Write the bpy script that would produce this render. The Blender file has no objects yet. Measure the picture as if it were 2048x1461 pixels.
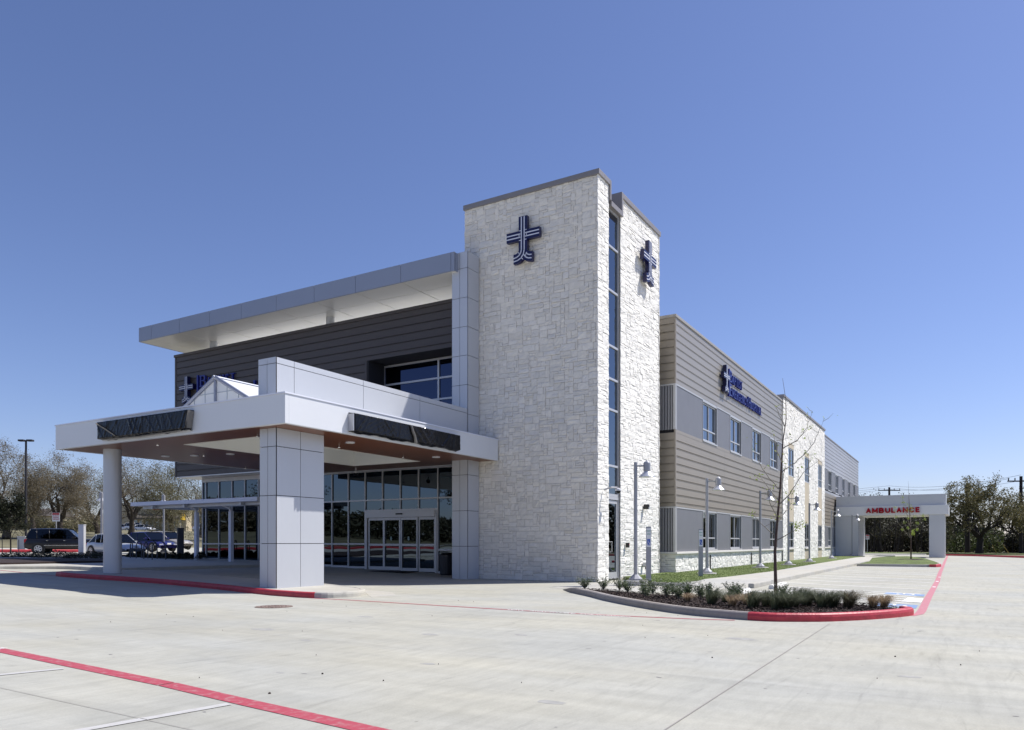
import bpy, bmesh, math, random
from mathutils import Vector, Matrix
R = math.radians
scn = bpy.context.scene
# ---------------------------------------------------------------- camera
cd = bpy.data.cameras.new('camera'); cam = bpy.data.objects.new('camera', cd)
scn.collection.objects.link(cam); scn.camera = cam
cd.sensor_width = 36; cd.lens = 1499/2048*36; cd.shift_y = 355.5/2048; cd.clip_end = 3000
cam.location = (0, 0, 1.25); cam.rotation_euler = (R(90), 0, R(30.81-90))
# ---------------------------------------------------------------- sky, sun, exposure
SUN = Vector((.52, -.47, 1.0)).normalized()          # towards the sun
w = bpy.data.worlds.new('World'); scn.world = w; w.use_nodes = True
wn = w.node_tree; bg = wn.nodes['Background']
sky = wn.nodes.new('ShaderNodeTexSky'); sky.sky_type = 'NISHITA'; sky.sun_disc = False
sky.sun_elevation = math.asin(SUN.z); sky.sun_rotation = math.atan2(SUN.x, SUN.y)
sky.altitude = 200; sky.air_density = 1.0; sky.dust_density = 0.5; sky.ozone_density = 3.0
tint = wn.nodes.new('ShaderNodeVectorMath'); tint.operation = 'MULTIPLY'; tint.inputs[1].default_value = (.88, .845, 1.04)
wn.links.new(sky.outputs[0], tint.inputs[0]); wn.links.new(tint.outputs[0], bg.inputs[0]); bg.inputs[1].default_value = 0.100
sl = bpy.data.lights.new('sun', 'SUN'); so = bpy.data.objects.new('sun', sl); scn.collection.objects.link(so)
sl.energy = 4.55; sl.angle = R(.55); sl.color = (1, .965, .91)
so.rotation_euler = SUN.to_track_quat('Z', 'Y').to_euler()
vs = scn.view_settings; vs.view_transform = 'Standard'; vs.look = 'None'; vs.gamma = 1; vs.exposure = 0.36
scn.cycles.max_bounces = 8; scn.cycles.diffuse_bounces = 4; scn.cycles.glossy_bounces = 4
scn.cycles.transparent_max_bounces = 12; scn.cycles.sample_clamp_indirect = 6
rnd = random.Random(7)
# ---------------------------------------------------------------- materials
def nm(name):
    m = bpy.data.materials.new(name); m.use_nodes = True; t = m.node_tree
    return m, t, t.nodes['Principled BSDF']
def mat(name, c, rough=.6, metal=0, var=.0, scale=3, bump=0, bscale=40, spec=.5, island=0, coat=0):
    m, t, b = nm(name); N = t.nodes; L = t.links
    b.inputs['Roughness'].default_value = rough; b.inputs['Metallic'].default_value = metal
    b.inputs['Specular IOR Level'].default_value = spec; b.inputs['Base Color'].default_value = (*c, 1)
    if coat: b.inputs['Coat Weight'].default_value = coat
    tc = N.new('ShaderNodeTexCoord')
    src = None
    if var:
        n = N.new('ShaderNodeTexNoise'); n.inputs['Scale'].default_value = scale; n.inputs['Detail'].default_value = 6
        L.new(tc.outputs['Object'], n.inputs[0])
        r = N.new('ShaderNodeMapRange'); r.inputs[1].default_value = .3; r.inputs[2].default_value = .7
        r.inputs[3].default_value = 1-var; r.inputs[4].default_value = 1+var; L.new(n.outputs[0], r.inputs[0])
        src = r.outputs[0]
    if island:
        g = N.new('ShaderNodeNewGeometry'); r2 = N.new('ShaderNodeMapRange')
        r2.inputs[3].default_value = 1-island; r2.inputs[4].default_value = 1+island
        L.new(g.outputs['Random Per Island'], r2.inputs[0])
        if src:
            mu = N.new('ShaderNodeMath'); mu.operation = 'MULTIPLY'; L.new(src, mu.inputs[0]); L.new(r2.outputs[0], mu.inputs[1]); src = mu.outputs[0]
        else: src = r2.outputs[0]
    if src:
        vm = N.new('ShaderNodeVectorMath'); vm.operation = 'SCALE'; vm.inputs[0].default_value = c
        L.new(src, vm.inputs['Scale']); L.new(vm.outputs[0], b.inputs['Base Color'])
    if bump:
        n = N.new('ShaderNodeTexNoise'); n.inputs['Scale'].default_value = bscale; n.inputs['Detail'].default_value = 5
        L.new(tc.outputs['Object'], n.inputs[0])
        bp = N.new('ShaderNodeBump'); bp.inputs['Strength'].default_value = bump; bp.inputs['Distance'].default_value = .02
        L.new(n.outputs[0], bp.inputs['Height']); L.new(bp.outputs[0], b.inputs['Normal'])
    return m
def leafmat(name, c1, c2, trans=.25):
    m, t, b = nm(name); N = t.nodes; L = t.links
    b.inputs['Roughness'].default_value = .6; b.inputs['Specular IOR Level'].default_value = .25
    g = N.new('ShaderNodeNewGeometry'); mx = N.new('ShaderNodeMix'); mx.data_type = 'RGBA'
    mx.inputs[6].default_value = (*c1, 1); mx.inputs[7].default_value = (*c2, 1)
    L.new(g.outputs['Random Per Island'], mx.inputs[0]); L.new(mx.outputs[2], b.inputs['Base Color'])
    tr = N.new('ShaderNodeBsdfTranslucent'); L.new(mx.outputs[2], tr.inputs[0])
    ms = N.new('ShaderNodeMixShader'); ms.inputs[0].default_value = trans
    L.new(b.outputs[0], ms.inputs[1]); L.new(tr.outputs[0], ms.inputs[2])
    L.new(ms.outputs[0], N['Material Output'].inputs[0])
    return m
def concrete(name, c, joints=True, stain=.12):
    m, t, b = nm(name); N = t.nodes; L = t.links
    b.inputs['Roughness'].default_value = .85; b.inputs['Specular IOR Level'].default_value = .3
    tc = N.new('ShaderNodeTexCoord')
    def noise(scale, detail, sx=1, sy=1, rot=0, dist=0, rough=.5):
        mp = N.new('ShaderNodeMapping'); mp.inputs['Scale'].default_value = (sx, sy, 1); mp.inputs['Rotation'].default_value = (0, 0, rot)
        L.new(tc.outputs['Object'], mp.inputs[0]); n = N.new('ShaderNodeTexNoise')
        n.inputs['Scale'].default_value = scale; n.inputs['Detail'].default_value = detail
        n.inputs['Distortion'].default_value = dist; n.inputs['Roughness'].default_value = rough
        L.new(mp.outputs[0], n.inputs[0]); return n.outputs[0]
    def rng(s, a, b_, lo, hi):
        r = N.new('ShaderNodeMapRange'); r.inputs[1].default_value = a; r.inputs[2].default_value = b_
        r.inputs[3].default_value = lo; r.inputs[4].default_value = hi; L.new(s, r.inputs[0]); return r.outputs[0]
    def mul(a, b_):
        q = N.new('ShaderNodeMath'); q.operation = 'MULTIPLY'; L.new(a, q.inputs[0]); L.new(b_, q.inputs[1]); return q.outputs[0]
    s = rng(noise(.35, 5), .3, .7, 1-stain*.7, 1+stain*.5)
    s = mul(s, rng(noise(1.0, 7, 2.6, .5, R(24), .6, .62), .35, .68, 1-stain*.75, 1+stain*.45))
    s = mul(s, rng(noise(2.2, 5, .35, 3.2, R(10), .8), .52, .78, 1.0, 1-stain*1.0))
    s = mul(s, rng(noise(1.6, 4, .5, 1.7, R(35), .5), .68, .74, 1.0, .84)); s = mul(s, rng(noise(2.6, 6, .22, 2.2, R(-12), 1.2, .6), .60, .72, 1.0, .86)); s = mul(s, rng(noise(5.5, 8, .6, 1.8, R(18), .4, .7), .40, .66, 1.03, .93))
    s = mul(s, rng(noise(9., 2), .74, .78, 1.0, .72))
    s = mul(s, rng(noise(60, 3), .3, .7, .95, 1.05))
    mx = N.new('ShaderNodeMix'); mx.data_type = 'RGBA'
    mx.inputs[6].default_value = (c[0]*.975, c[1]*.99, c[2]*1.02, 1); mx.inputs[7].default_value = (c[0]*1.03, c[1]*1.01, c[2]*.955, 1)
    L.new(rng(noise(.5, 4, 1, .6, .7), .35, .65, 0, 1), mx.inputs[0])
    vm = N.new('ShaderNodeVectorMath'); vm.operation = 'SCALE'; L.new(mx.outputs[2], vm.inputs[0]); L.new(s, vm.inputs['Scale'])
    L.new(vm.outputs[0], b.inputs['Base Color'])
    bp = N.new('ShaderNodeBump'); bp.inputs['Strength'].default_value = .12; bp.inputs['Distance'].default_value = .01
    L.new(noise(45, 4), bp.inputs['Height']); L.new(bp.outputs[0], b.inputs['Normal'])
    return m
def glass(name, c, rough=.015, wav=.0):
    m, t, b = nm(name); N = t.nodes; L = t.links
    b.inputs['Base Color'].default_value = (*c, 1); b.inputs['Metallic'].default_value = 1; b.inputs['Roughness'].default_value = rough
    if wav:
        tc = N.new('ShaderNodeTexCoord'); n = N.new('ShaderNodeTexNoise'); n.inputs['Scale'].default_value = .9; n.inputs['Detail'].default_value = 1
        L.new(tc.outputs['Object'], n.inputs[0]); bp = N.new('ShaderNodeBump'); bp.inputs['Strength'].default_value = wav; bp.inputs['Distance'].default_value = .03
        L.new(n.outputs[0], bp.inputs['Height']); L.new(bp.outputs[0], b.inputs['Normal'])
    return m
def wood(name, c):
    m, t, b = nm(name); N = t.nodes; L = t.links
    b.inputs['Roughness'].default_value = .33; b.inputs['Specular IOR Level'].default_value = .3
    tc = N.new('ShaderNodeTexCoord'); mp = N.new('ShaderNodeMapping'); mp.inputs['Scale'].default_value = (1, 14, 1)
    L.new(tc.outputs['Object'], mp.inputs[0]); n = N.new('ShaderNodeTexNoise'); n.inputs['Scale'].default_value = 2; n.inputs['Detail'].default_value = 6
    L.new(mp.outputs[0], n.inputs[0]); r = N.new('ShaderNodeMapRange'); r.inputs[1].default_value = .3; r.inputs[2].default_value = .7
    r.inputs[3].default_value = .75; r.inputs[4].default_value = 1.2; L.new(n.outputs[0], r.inputs[0])
    vm = N.new('ShaderNodeVectorMath'); vm.operation = 'SCALE'; vm.inputs[0].default_value = c
    L.new(r.outputs[0], vm.inputs['Scale']); L.new(vm.outputs[0], b.inputs['Base Color']); return m
def paintmark(name, c, wear=.35):
    m, t, b = nm(name); N = t.nodes; L = t.links
    b.inputs['Roughness'].default_value = .7
    tc = N.new('ShaderNodeTexCoord'); n = N.new('ShaderNodeTexNoise'); n.inputs['Scale'].default_value = 14; n.inputs['Detail'].default_value = 8
    L.new(tc.outputs['Object'], n.inputs[0]); r = N.new('ShaderNodeMapRange'); r.inputs[1].default_value = .5; r.inputs[2].default_value = .75
    r.inputs[3].default_value = 0; r.inputs[4].default_value = wear; L.new(n.outputs[0], r.inputs[0])
    mx = N.new('ShaderNodeMix'); mx.data_type = 'RGBA'; mx.inputs[6].default_value = (*c, 1); mx.inputs[7].default_value = (.42, .40, .37, 1)
    L.new(r.outputs[0], mx.inputs[0]); L.new(mx.outputs[2], b.inputs['Base Color']); return m

M = dict(
 conc=concrete('driveway_concrete', (.420, .412, .362)), walk=concrete('walk_concrete', (.46, .445, .405), stain=.08),
 kerb=concrete('kerb_concrete', (.33, .30, .28), stain=.1), foot=mat('footing', (.40, .385, .36), .85, var=.12, scale=6, bump=.3),
 joint=mat('slab_joint_filler', (.29, .27, .25), .9), joint2=mat('slab_joint_light', (.36, .35, .33), .9),
 redline=paintmark('red_line_paint', (.40, .062, .088), .45), redcurb=mat('red_kerb_paint', (.46, .035, .05), .5, var=.16, scale=5, bump=.35, bscale=18),
 pinkline=paintmark('faded_red_line_paint', (.47, .17, .20), .4), white=paintmark('white_paint', (.86, .85, .82), .45),
 blue=paintmark('blue_paint', (.17, .27, .46), .4), faint=paintmark('faint_white_paint', (.50, .49, .47), .9),
 stone=mat('white_limestone', (.86, .835, .78), .9, var=.05, scale=7, bump=.7, bscale=13, island=.06, spec=.2),
 stonef=mat('limestone_shaded_front', (.80, .755, .675), .9, var=.05, scale=7, bump=.5, bscale=20, island=.07, spec=.2),  # shaded-front copy of the tower limestone, shade put into a darker, warmer colour
 mortar=mat('mortar', (.42, .39, .35), .95, var=.1, scale=20),
 tan=mat('taupe_siding', (.295, .258, .208), .42, .1, var=.03, scale=.5), dark=mat('charcoal_siding', (.068, .056, .050), .45, .0, var=.03, scale=.6),
 silver=mat('silver_siding', (.40, .40, .415), .42, .15, var=.03, scale=.5), ribs=mat('grey_ribbed_panel', (.275, .275, .29), .45, .15, var=.03, scale=2),
 acm=mat('grey_composite_panel', (.55, .565, .595), .38, .2, var=.02, scale=.7), gap=mat('panel_gap', (.03, .03, .035), .9),
 fascia=mat('white_composite_panel', (.71, .72, .735), .4, .08, var=.015, scale=.7), eave=mat('blue_grey_fascia', (.30, .33, .40), .4, .2, var=.03, scale=.5),
 cap=mat('grey_coping', (.25, .235, .235), .5, .1), capt=mat('taupe_coping', (.36, .335, .30), .5, .1), sill=mat('white_stone_sill', (.74, .71, .66), .8, bump=.1),
 alu=mat('silver_aluminium', (.56, .56, .57), .4, .35), stucco=mat('beige_stucco', (.54, .47, .36), .9, var=.04, scale=4, bump=.2, bscale=90),
 soffit=mat('cream_soffit', (.78, .76, .70), .25, .0), wood=wood('wood_soffit', (.185, .066, .030)), inner=mat('white_light_well', (.86, .85, .79), .7),
 roofm=mat('roof_membrane', (.80, .80, .77), .9, var=.1), black=mat('black_plastic', (.012, .012, .014), .32, var=.2), wrap=mat('black_wrap_plastic', (.006, .006, .008), .17, bump=.3, bscale=14, spec=.24),
 tape=mat('foil_tape', (.20, .19, .18), .35, .4, bump=.6, bscale=30), gB=glass('blue_reflective_glass', (.16, .195, .23), .01, .05),
 gD=glass('dark_reflective_glass', (.13, .155, .18), .02, .10), gT=glass('tower_reflective_glass', (.13, .165, .20), .01, .05), gN=glass('deep_blue_glass', (.05, .06, .095), .01, .05), gW=glass('front_dark_glass', (.075, .095, .115), .012, .10),
 navy=mat('navy_sign', (.008, .008, .06), .3), blueface=mat('blue_letter_face', (.016, .022, .21), .3), whites=mat('white_inlay', (.72, .74, .82), .4), redl=mat('red_letters', (.28, .010, .025), .4),
 pole=mat('grey_painted_metal', (.34, .345, .37), .4, .3), poled=mat('dark_bronze_metal', (.03, .027, .03), .5), galv=mat('galvanised_metal', (.5, .5, .52), .4, .5), shade=mat('bright_lamp_shade', (.62, .63, .66), .3, .45),
 mulch=mat('dark_mulch', (.035, .022, .019), .95, var=.5, scale=25, bump=1, bscale=40), lawn=mat('mown_grass', (.105, .140, .036), .95, var=.4, scale=1.8, bump=1, bscale=50),
 dirt=mat('dry_grass_field', (.15, .135, .075), .95, var=.4, scale=.25, bump=.5), asph=mat('asphalt', (.07, .07, .07), .9), bark=mat('bark', (.075, .060, .047), .95, var=.35, scale=6, bump=.8, bscale=20),
 barkd=mat('dark_bark', (.030, .024, .020), .95, var=.3, scale=6), bark2=mat('young_bark', (.085, .055, .045), .9, var=.3, scale=12), twig=mat('grey_twig', (.24, .215, .175), .95),
 tyre=mat('tyre_rubber', (.015, .015, .015), .8), rim=mat('alloy_rim', (.6, .6, .62), .3, .6), cglass=glass('car_glass', (.035, .038, .042), .03), chrome=mat('chrome', (.7, .7, .7), .15, 1),
 headl=mat('headlight_lens', (.6, .62, .65), .1, .3), taill=mat('taillight_lens', (.4, .01, .01), .2), iron=mat('rusty_iron', (.19, .135, .11), .75, .2, var=.4, scale=14, bump=.6),
 poly=None, signw=mat('sign_white', (.78, .78, .78), .4), signg=mat('sign_green', (.05, .33, .22), .5), signb=mat('sign_blue', (.05, .12, .46), .5), signr=mat('sign_red', (.5, .03, .03), .5),
 beige=mat('beige_render', (.48, .41, .28), .9, var=.05), awn=mat('brown_awning', (.10, .085, .075), .8), yellow=mat('yellow_panel', (.7, .45, .03), .6), util=mat('white_enamel', (.62, .62, .64), .5),
 wood_pole=mat('creosote_pole', (.028, .022, .022), .9), orange=mat('yellow_guy_guard', (.55, .36, .08), .6),
)
m, t, b = nm('translucent_skylight'); b.inputs['Base Color'].default_value = (.85, .86, .86, 1); b.inputs['Roughness'].default_value = .35
tr = t.nodes.new('ShaderNodeBsdfTranslucent'); tr.inputs[0].default_value = (.66, .66, .61, 1); ms = t.nodes.new('ShaderNodeMixShader'); ms.inputs[0].default_value = .2
t.links.new(b.outputs[0], ms.inputs[1]); t.links.new(tr.outputs[0], ms.inputs[2]); t.links.new(ms.outputs[0], t.nodes['Material Output'].inputs[0]); M['poly'] = m
# ---------------------------------------------------------------- helpers
OFF = {}
class MB:
    def __init__(s): s.v = []; s.f = []
    def add(s, vs, fs):
        o = len(s.v); s.v += [tuple(p) for p in vs]; s.f += [tuple(i+o for i in f) for f in fs]; return s
    def box(s, x0, x1, y0, y1, z0, z1):
        return s.add([(x0,y0,z0),(x1,y0,z0),(x1,y1,z0),(x0,y1,z0),(x0,y0,z1),(x1,y0,z1),(x1,y1,z1),(x0,y1,z1)],
            [(0,3,2,1),(4,5,6,7),(0,1,5,4),(1,2,6,5),(2,3,7,6),(3,0,4,7)])
    def quad(s, *p): return s.add(p, [tuple(range(len(p)))])
    def prism(s, poly, z0, z1):
        n = len(poly); zf = z1 if callable(z1) else (lambda x, y: z1); zb = z0 if callable(z0) else (lambda x, y: z0)
        return s.add([(x,y,zb(x,y)) for x,y in poly]+[(x,y,zf(x,y)) for x,y in poly],
            [tuple(range(n))[::-1], tuple(range(n,2*n))]+[(i,(i+1)%n,(i+1)%n+n,i+n) for i in range(n)])
    def tube(s, pts, rad, n=8, cap=True):
        pts = [Vector(p) for p in pts]; k = len(pts)
        if not hasattr(rad, '__len__'): rad = [rad]*k
        vs = []; up = Vector((0,0,1))
        for i, p in enumerate(pts):
            d = (pts[min(i+1,k-1)]-pts[max(i-1,0)]).normalized()
            a = d.cross(up if abs(d.z) < .95 else Vector((1,0,0))).normalized(); b = d.cross(a)
            for j in range(n):
                q = 2*math.pi*j/n; vs.append(p+(a*math.cos(q)+b*math.sin(q))*rad[i])
        fs = [(i*n+j, i*n+(j+1)%n, (i+1)*n+(j+1)%n, (i+1)*n+j) for i in range(k-1) for j in range(n)]
        if cap: fs += [tuple(range(n))[::-1], tuple(range((k-1)*n, k*n))]
        return s.add(vs, fs)
    def lathe(s, cx, cy, prof, n=20):
        vs = []; k = len(prof)
        for r, z in prof:
            for j in range(n): q = 2*math.pi*j/n; vs.append((cx+r*math.cos(q), cy+r*math.sin(q), z))
        fs = [(i*n+j, i*n+(j+1)%n, (i+1)*n+(j+1)%n, (i+1)*n+j) for i in range(k-1) for j in range(n)]
        fs += [tuple(range(n))[::-1], tuple(range((k-1)*n, k*n))]
        return s.add(vs, fs)
    def poly2(s, poly, T, d0, d1):      # polygon in a local frame T extruded from depth d0 to d1
        n = len(poly); return s.add([T(u,v,d0) for u,v in poly]+[T(u,v,d1) for u,v in poly],
            [tuple(range(n))[::-1], tuple(range(n,2*n))]+[(i,(i+1)%n,(i+1)%n+n,i+n) for i in range(n)])
    def build(s, name, m, parent=None, smooth=False, bevel=0):
        o_ = (0,0,0)
        if parent is not None: o_ = OFF.get(parent.name, (0,0,0))
        me = bpy.data.meshes.new(name)
        me.from_pydata([(a-o_[0],b-o_[1],c-o_[2]) for a,b,c in s.v], [], s.f)
        if isinstance(m, str): m = M[m]
        me.materials.append(m)
        if smooth: me.polygons.foreach_set('use_smooth', [True]*len(me.polygons))
        me.update()
        bm = bmesh.new(); bm.from_mesh(me); bmesh.ops.recalc_face_normals(bm, faces=bm.faces); bm.to_mesh(me); bm.free()
        o = bpy.data.objects.new(name, me); scn.collection.objects.link(o)
        if parent is not None: o.parent = parent; OFF[o.name] = o_
        if bevel:
            md = o.modifiers.new('bevel', 'BEVEL'); md.width = bevel; md.segments = 2; md.limit_method = 'ANGLE'
        return o
def tag(o, label=None, cat=None, group=None, kind=None):
    if label: o['label'] = label
    if cat: o['category'] = cat
    if group: o['group'] = group
    if kind: o['kind'] = kind
    return o
def thing(name, label, cat, loc=(0,0,0), rz=0, group=None, world=False):
    o = bpy.data.objects.new(name, None); scn.collection.objects.link(o); o.location = loc; o.rotation_euler = (0,0,rz)
    OFF[o.name] = tuple(loc) if world else (0,0,0)
    return tag(o, label, cat, group)
def copy_tree(o, parent=None):
    c = o.copy(); scn.collection.objects.link(c)
    if parent: c.parent = parent
    for ch in list(o.children): copy_tree(ch, c)
    return c
def struct(mb, name, m, label=None, smooth=False, bevel=0): return tag(mb.build(name, m, None, smooth, bevel), label, None, None, 'structure')
GP = [(-1e4,0),(14,0),(30,.43),(44,.62),(60,.85),(110,3.2),(400,5.5),(1e4,5.5)]
def g(y):
    for (a,za),(b,zb) in zip(GP, GP[1:]):
        if y <= b: return za+(zb-za)*(y-a)/(b-a)
FW = Vector((math.cos(R(30.81)), math.sin(R(30.81)), 0)); RT = Vector((math.sin(R(30.81)), -math.cos(R(30.81)), 0))
SH = {}
def curve_text(s, T, u0, v0, width, height, depth, m, parent, name, bold=0.0):
    cu = bpy.data.curves.new('t', 'FONT'); cu.body = s; cu.extrude = .5; cu.offset = bold; cu.resolution_u = 4
    o = bpy.data.objects.new('t', cu); scn.collection.objects.link(o); bpy.context.view_layer.update()
    dg = bpy.context.evaluated_depsgraph_get(); me = bpy.data.meshes.new_from_object(o.evaluated_get(dg))
    scn.collection.objects.unlink(o); bpy.data.objects.remove(o)
    vs = [v.co.copy() for v in me.vertices]; x0 = min(v.x for v in vs); x1 = max(v.x for v in vs); y0 = min(v.y for v in vs); y1 = max(v.y for v in vs)
    mb = MB(); mb.add([T(u0+(v.x-x0)/(x1-x0)*width, v0+(v.y-y0)/(y1-y0)*height, (v.z+.5)*depth) for v in vs], [tuple(p.vertices) for p in me.polygons])
    return mb.build(name, m, parent)
GL = {'A':[[(0,0),(.5,1),(1,0)],[(.2,.34),(.8,.34)]],'M':[[(0,0),(0,1)],[(0,.98),(.5,.22),(1,.98)],[(1,1),(1,0)]],'B':[[(0,0),(0,1)],[(0,1),(.62,1),(.86,.9),(.86,.64),(.62,.53),(0,.53)],[(.62,.53),(.98,.4),(.98,.14),(.7,0),(0,0)]],
'U':[[(0,1),(0,.3),(.15,.07),(.5,0),(.85,.07),(1,.3),(1,1)]],'L':[[(0,1),(0,0)],[(0,0),(1,0)]],'N':[[(0,0),(0,1)],[(0,1),(1,0)],[(1,0),(1,1)]],'C':[[(1,.82),(.75,.98),(.4,1),(.1,.82),(0,.5),(.1,.18),(.4,0),(.75,.02),(1,.18)]],'E':[[(0,0),(0,1)],[(0,1),(.95,1)],[(0,.52),(.82,.52)],[(0,0),(.95,0)]],
'P':[[(0,0),(0,1)],[(0,1),(.7,1),(.98,.86),(.98,.6),(.7,.46),(0,.46)]],'T':[[(.5,0),(.5,1)],[(0,1),(1,1)]],'I':[[(.5,0),(.5,1)]],'S':[[(.96,.85),(.7,1),(.25,1),(.03,.8),(.15,.58),(.8,.44),(.97,.22),(.75,0),(.25,0),(.02,.15)]],'R':[[(0,0),(0,1)],[(0,1),(.7,1),(.96,.87),(.96,.62),(.7,.5),(0,.5)],[(.5,.5),(1,0)]],
'G':[[(1,.82),(.75,.98),(.4,1),(.1,.82),(0,.5),(.1,.18),(.4,0),(.8,.04),(1,.2),(1,.46),(.6,.46)]],'Y':[[(0,1),(.5,.48),(1,1)],[(.5,.48),(.5,0)]],'H':[[(0,0),(0,1)],[(1,0),(1,1)],[(0,.5),(1,.5)]],'O':[[(.5,0),(.85,.1),(1,.5),(.85,.9),(.5,1),(.15,.9),(0,.5),(.15,.1),(.5,0)]]}
def stroke_text(s_, T, u0, v0, width, height, d0, d1, m, parent, name, wt, serif=0, gap=.34):
    ws = [.32 if c == 'I' else (1.15 if c == 'M' else (.8 if c in 'LEFPSR' else 1)) for c in s_]; tot = sum(ws)+gap*(len(s_)-1); k = width/tot; u = u0; mb = MB(); q = 0
    for c, w_ in zip(s_, ws):
        gw_ = w_*k-wt
        for line in GL[c]:
            pts = [(u+wt/2+(a if c != 'I' else .5)*gw_, v0+wt/2+b*(height-wt)) for a, b in line]; n = len(pts)
            if serif and n == 2 and abs(pts[0][0]-pts[1][0]) < 1e-4:
                for (x, y) in pts: q += 1; e = d1-.0006*(q%9); mb.poly2([(x-serif,y-wt*.35),(x+serif,y-wt*.35),(x+serif,y+wt*.35),(x-serif,y+wt*.35)], T, d0, e)
            for (a,b),(c_,d_) in zip(pts, pts[1:]):
                l = math.hypot(c_-a,d_-b) or 1; tx, ty = (c_-a)/l, (d_-b)/l; ex = wt*(.5 if n == 2 else .28); hw = wt/2*(1 if abs(ty) > .5 or not serif else .6); q += 1; e = d1-.0006*(q%9)
                mb.poly2([(a-tx*ex-ty*hw,b-ty*ex+tx*hw),(a-tx*ex+ty*hw,b-ty*ex-tx*hw),(c_+tx*ex+ty*hw,d_+ty*ex-tx*hw),(c_+tx*ex-ty*hw,d_+ty*ex+tx*hw)], T, d0, e)
        u += (w_+gap)*k
    return mb.build(name, m, parent)
def T_negY(Y): return lambda u, v, d: (u, Y-d, v)           # wall facing -Y : u = X
def T_negX(X): return lambda u, v, d: (X-d, -u, v)          # wall facing -X : u = -Y

# ================================================================ THE SETTING
def strip_sheet(poly_x, ys, dz, name, m, label=None):
    """sheet whose x limits are poly_x(y)->(x0,x1); height follows the ground"""
    mb = MB(); vs = []
    for y in ys:
        a, b = poly_x(y); vs += [(a, y, g(y)+dz), ((a+b)/2, y, g(y)+dz), (b, y, g(y)+dz)]
    fs = []
    for i in range(len(ys)-1):
        for j in range(2): fs.append((i*3+j, i*3+j+1, i*3+j+4, i*3+j+3))
    mb.add(vs, fs); return struct(mb, name, m, label)
def ramp(pts):
    def f(y):
        if y <= pts[0][0]: return pts[0][1]
        for (a,xa),(b,xb) in zip(pts, pts[1:]):
            if y <= b: return xa+(xb-xa)*(y-a)/(b-a)
        return pts[-1][1]
    return f
strip_sheet(lambda y: (-700, 900), [-700,-40,14,30,44,60,110,400,1200], -.02, 'ground', 'dirt')
rx = ramp([(-30, 22), (-11, 60), (-4.6, 74.3), (-1.3, 81.6), (.9, 84), (9, 95), (60, 95)])
strip_sheet(lambda y: (-45, rx(y)), [-30,-11,-4.6,-1.3,.9,9,14,30,44,48.2], 0, 'driveway', 'conc')
strip_sheet(lambda y: (27+.9*(y-48.2), 95), [48.2, 54, 58], 0, 'parking_area', 'conc')
strip_sheet(lambda y: (-60, 27+.3*(y-54)), [55, 59.5], .02, 'road', 'walk')
strip_sheet(lambda y: (60, 220), [60.5, 78], .01, 'lawn', 'lawn')
# slab joints
def ribbon(pts, wd, dz=.005, mb=None):
    mb = mb or MB(); P = [Vector((p[0],p[1],0)) for p in pts]; L_ = []; R_ = []
    for i, p in enumerate(P):
        d = (P[min(i+1,len(P)-1)]-P[max(i-1,0)]).normalized(); n = Vector((-d.y, d.x, 0))*wd/2
        for q, lst in ((p+n, L_), (p-n, R_)): lst.append((q.x, q.y, g(q.y)+dz))
    n = len(P); mb.add(L_+R_, [(i, i+1, n+i+1, n+i) for i in range(n-1)]); return mb
def seg(a, b, wd, dz=.005, mb=None, n=6):
    return ribbon([(a[0]+(b[0]-a[0])*i/n, a[1]+(b[1]-a[1])*i/n) for i in range(n+1)], wd, dz, mb)
mb = MB(); seg((3.5, 14), (3.0, -2), .006, mb=mb); seg((7.2, 14), (6.6, -6), .0035, mb=mb); seg((1, 1.67), (12.4, 1.71), .011, mb=mb, n=3)
struct(mb, 'slab_joint', 'joint')
mb = MB()
for x in (10.7, -1.2): seg((x, 13.5), (x, -8), .006, mb=mb)
for y in (7.9,): seg((3.2, y), (12, y), .004, mb=mb)
for x in (19.6, 25.5, 31.5, 38, 46, 56): seg((x, .5), (x, -9), .012, mb=mb)
seg((18, -2.6), (70, -2.6), .012, mb=mb)
struct(mb, 'faint_slab_joint', 'joint2')
# painted lines
struct(ribbon([(4.68,12.4),(4.44,9.6),(4.27,7.7),(4.125,6.02)], .165, .004), 'fire_lane_line', 'redline'); struct(ribbon([(4.123,6.0),(3.97,4.8),(3.835,3.6),(3.55,1.2)], .165, .004), 'fire_lane_line', 'redline')
mb = seg((12.2, 12.6), (12.2, 11.4), .085, .004); seg((12.2, 11.4), (11.9, 6.3), .085, .004, mb); ribbon([(11.9,6.3),(11.93,5),(12.05,3.8),(12.2,3.1)], .085, .004, mb); struct(mb, 'fire_lane_line', 'redline')
struct(ribbon([(12.3,23.0),(12.45,26),(12.6,30),(12.4,36)], .07, .004), 'fire_lane_line', 'redline')
mb = ribbon([(14.5,.72),(14.95,.60),(15.6,.585),(19.7,.60),(27.8,.60),(36,.68),(44,.72),(60,.82),(83.2,.95)], .145, .004); struct(mb, 'fire_lane_line', 'pinkline')
def flat_text(s, p, ang, width, height, m, name):
    c, s_ = math.cos(ang), math.sin(ang)
    T = lambda u, v, d: (p[0]+c*u-s_*v, p[1]+s_*u+c*v, .0065+d*.001)
    o = curve_text(s, T, 0, 0, width, height, 1, m, None, name, .02); o['kind'] = 'structure'; return o
flat_text('FIRE LANE', (12.035, 7.02), R(91.5), -.0+1.0, .06, 'white', 'painted_lettering') if False else None
for s, y0, wdt in (('TOW', 7.25, .42), ('AWAY ZONE', 6.72, .72), ('FIRE', 6.15, .36), ('LANE NO PARKING', 5.68, .95)):
    flat_text(s, (11.86+(y0-6.3)*.06, y0), R(-93.3), wdt, .075, 'white', 'painted_lettering')
flat_text('FIRE', (4.425, 10.05), R(-85), .42, .09, 'white', 'painted_lettering')
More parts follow.
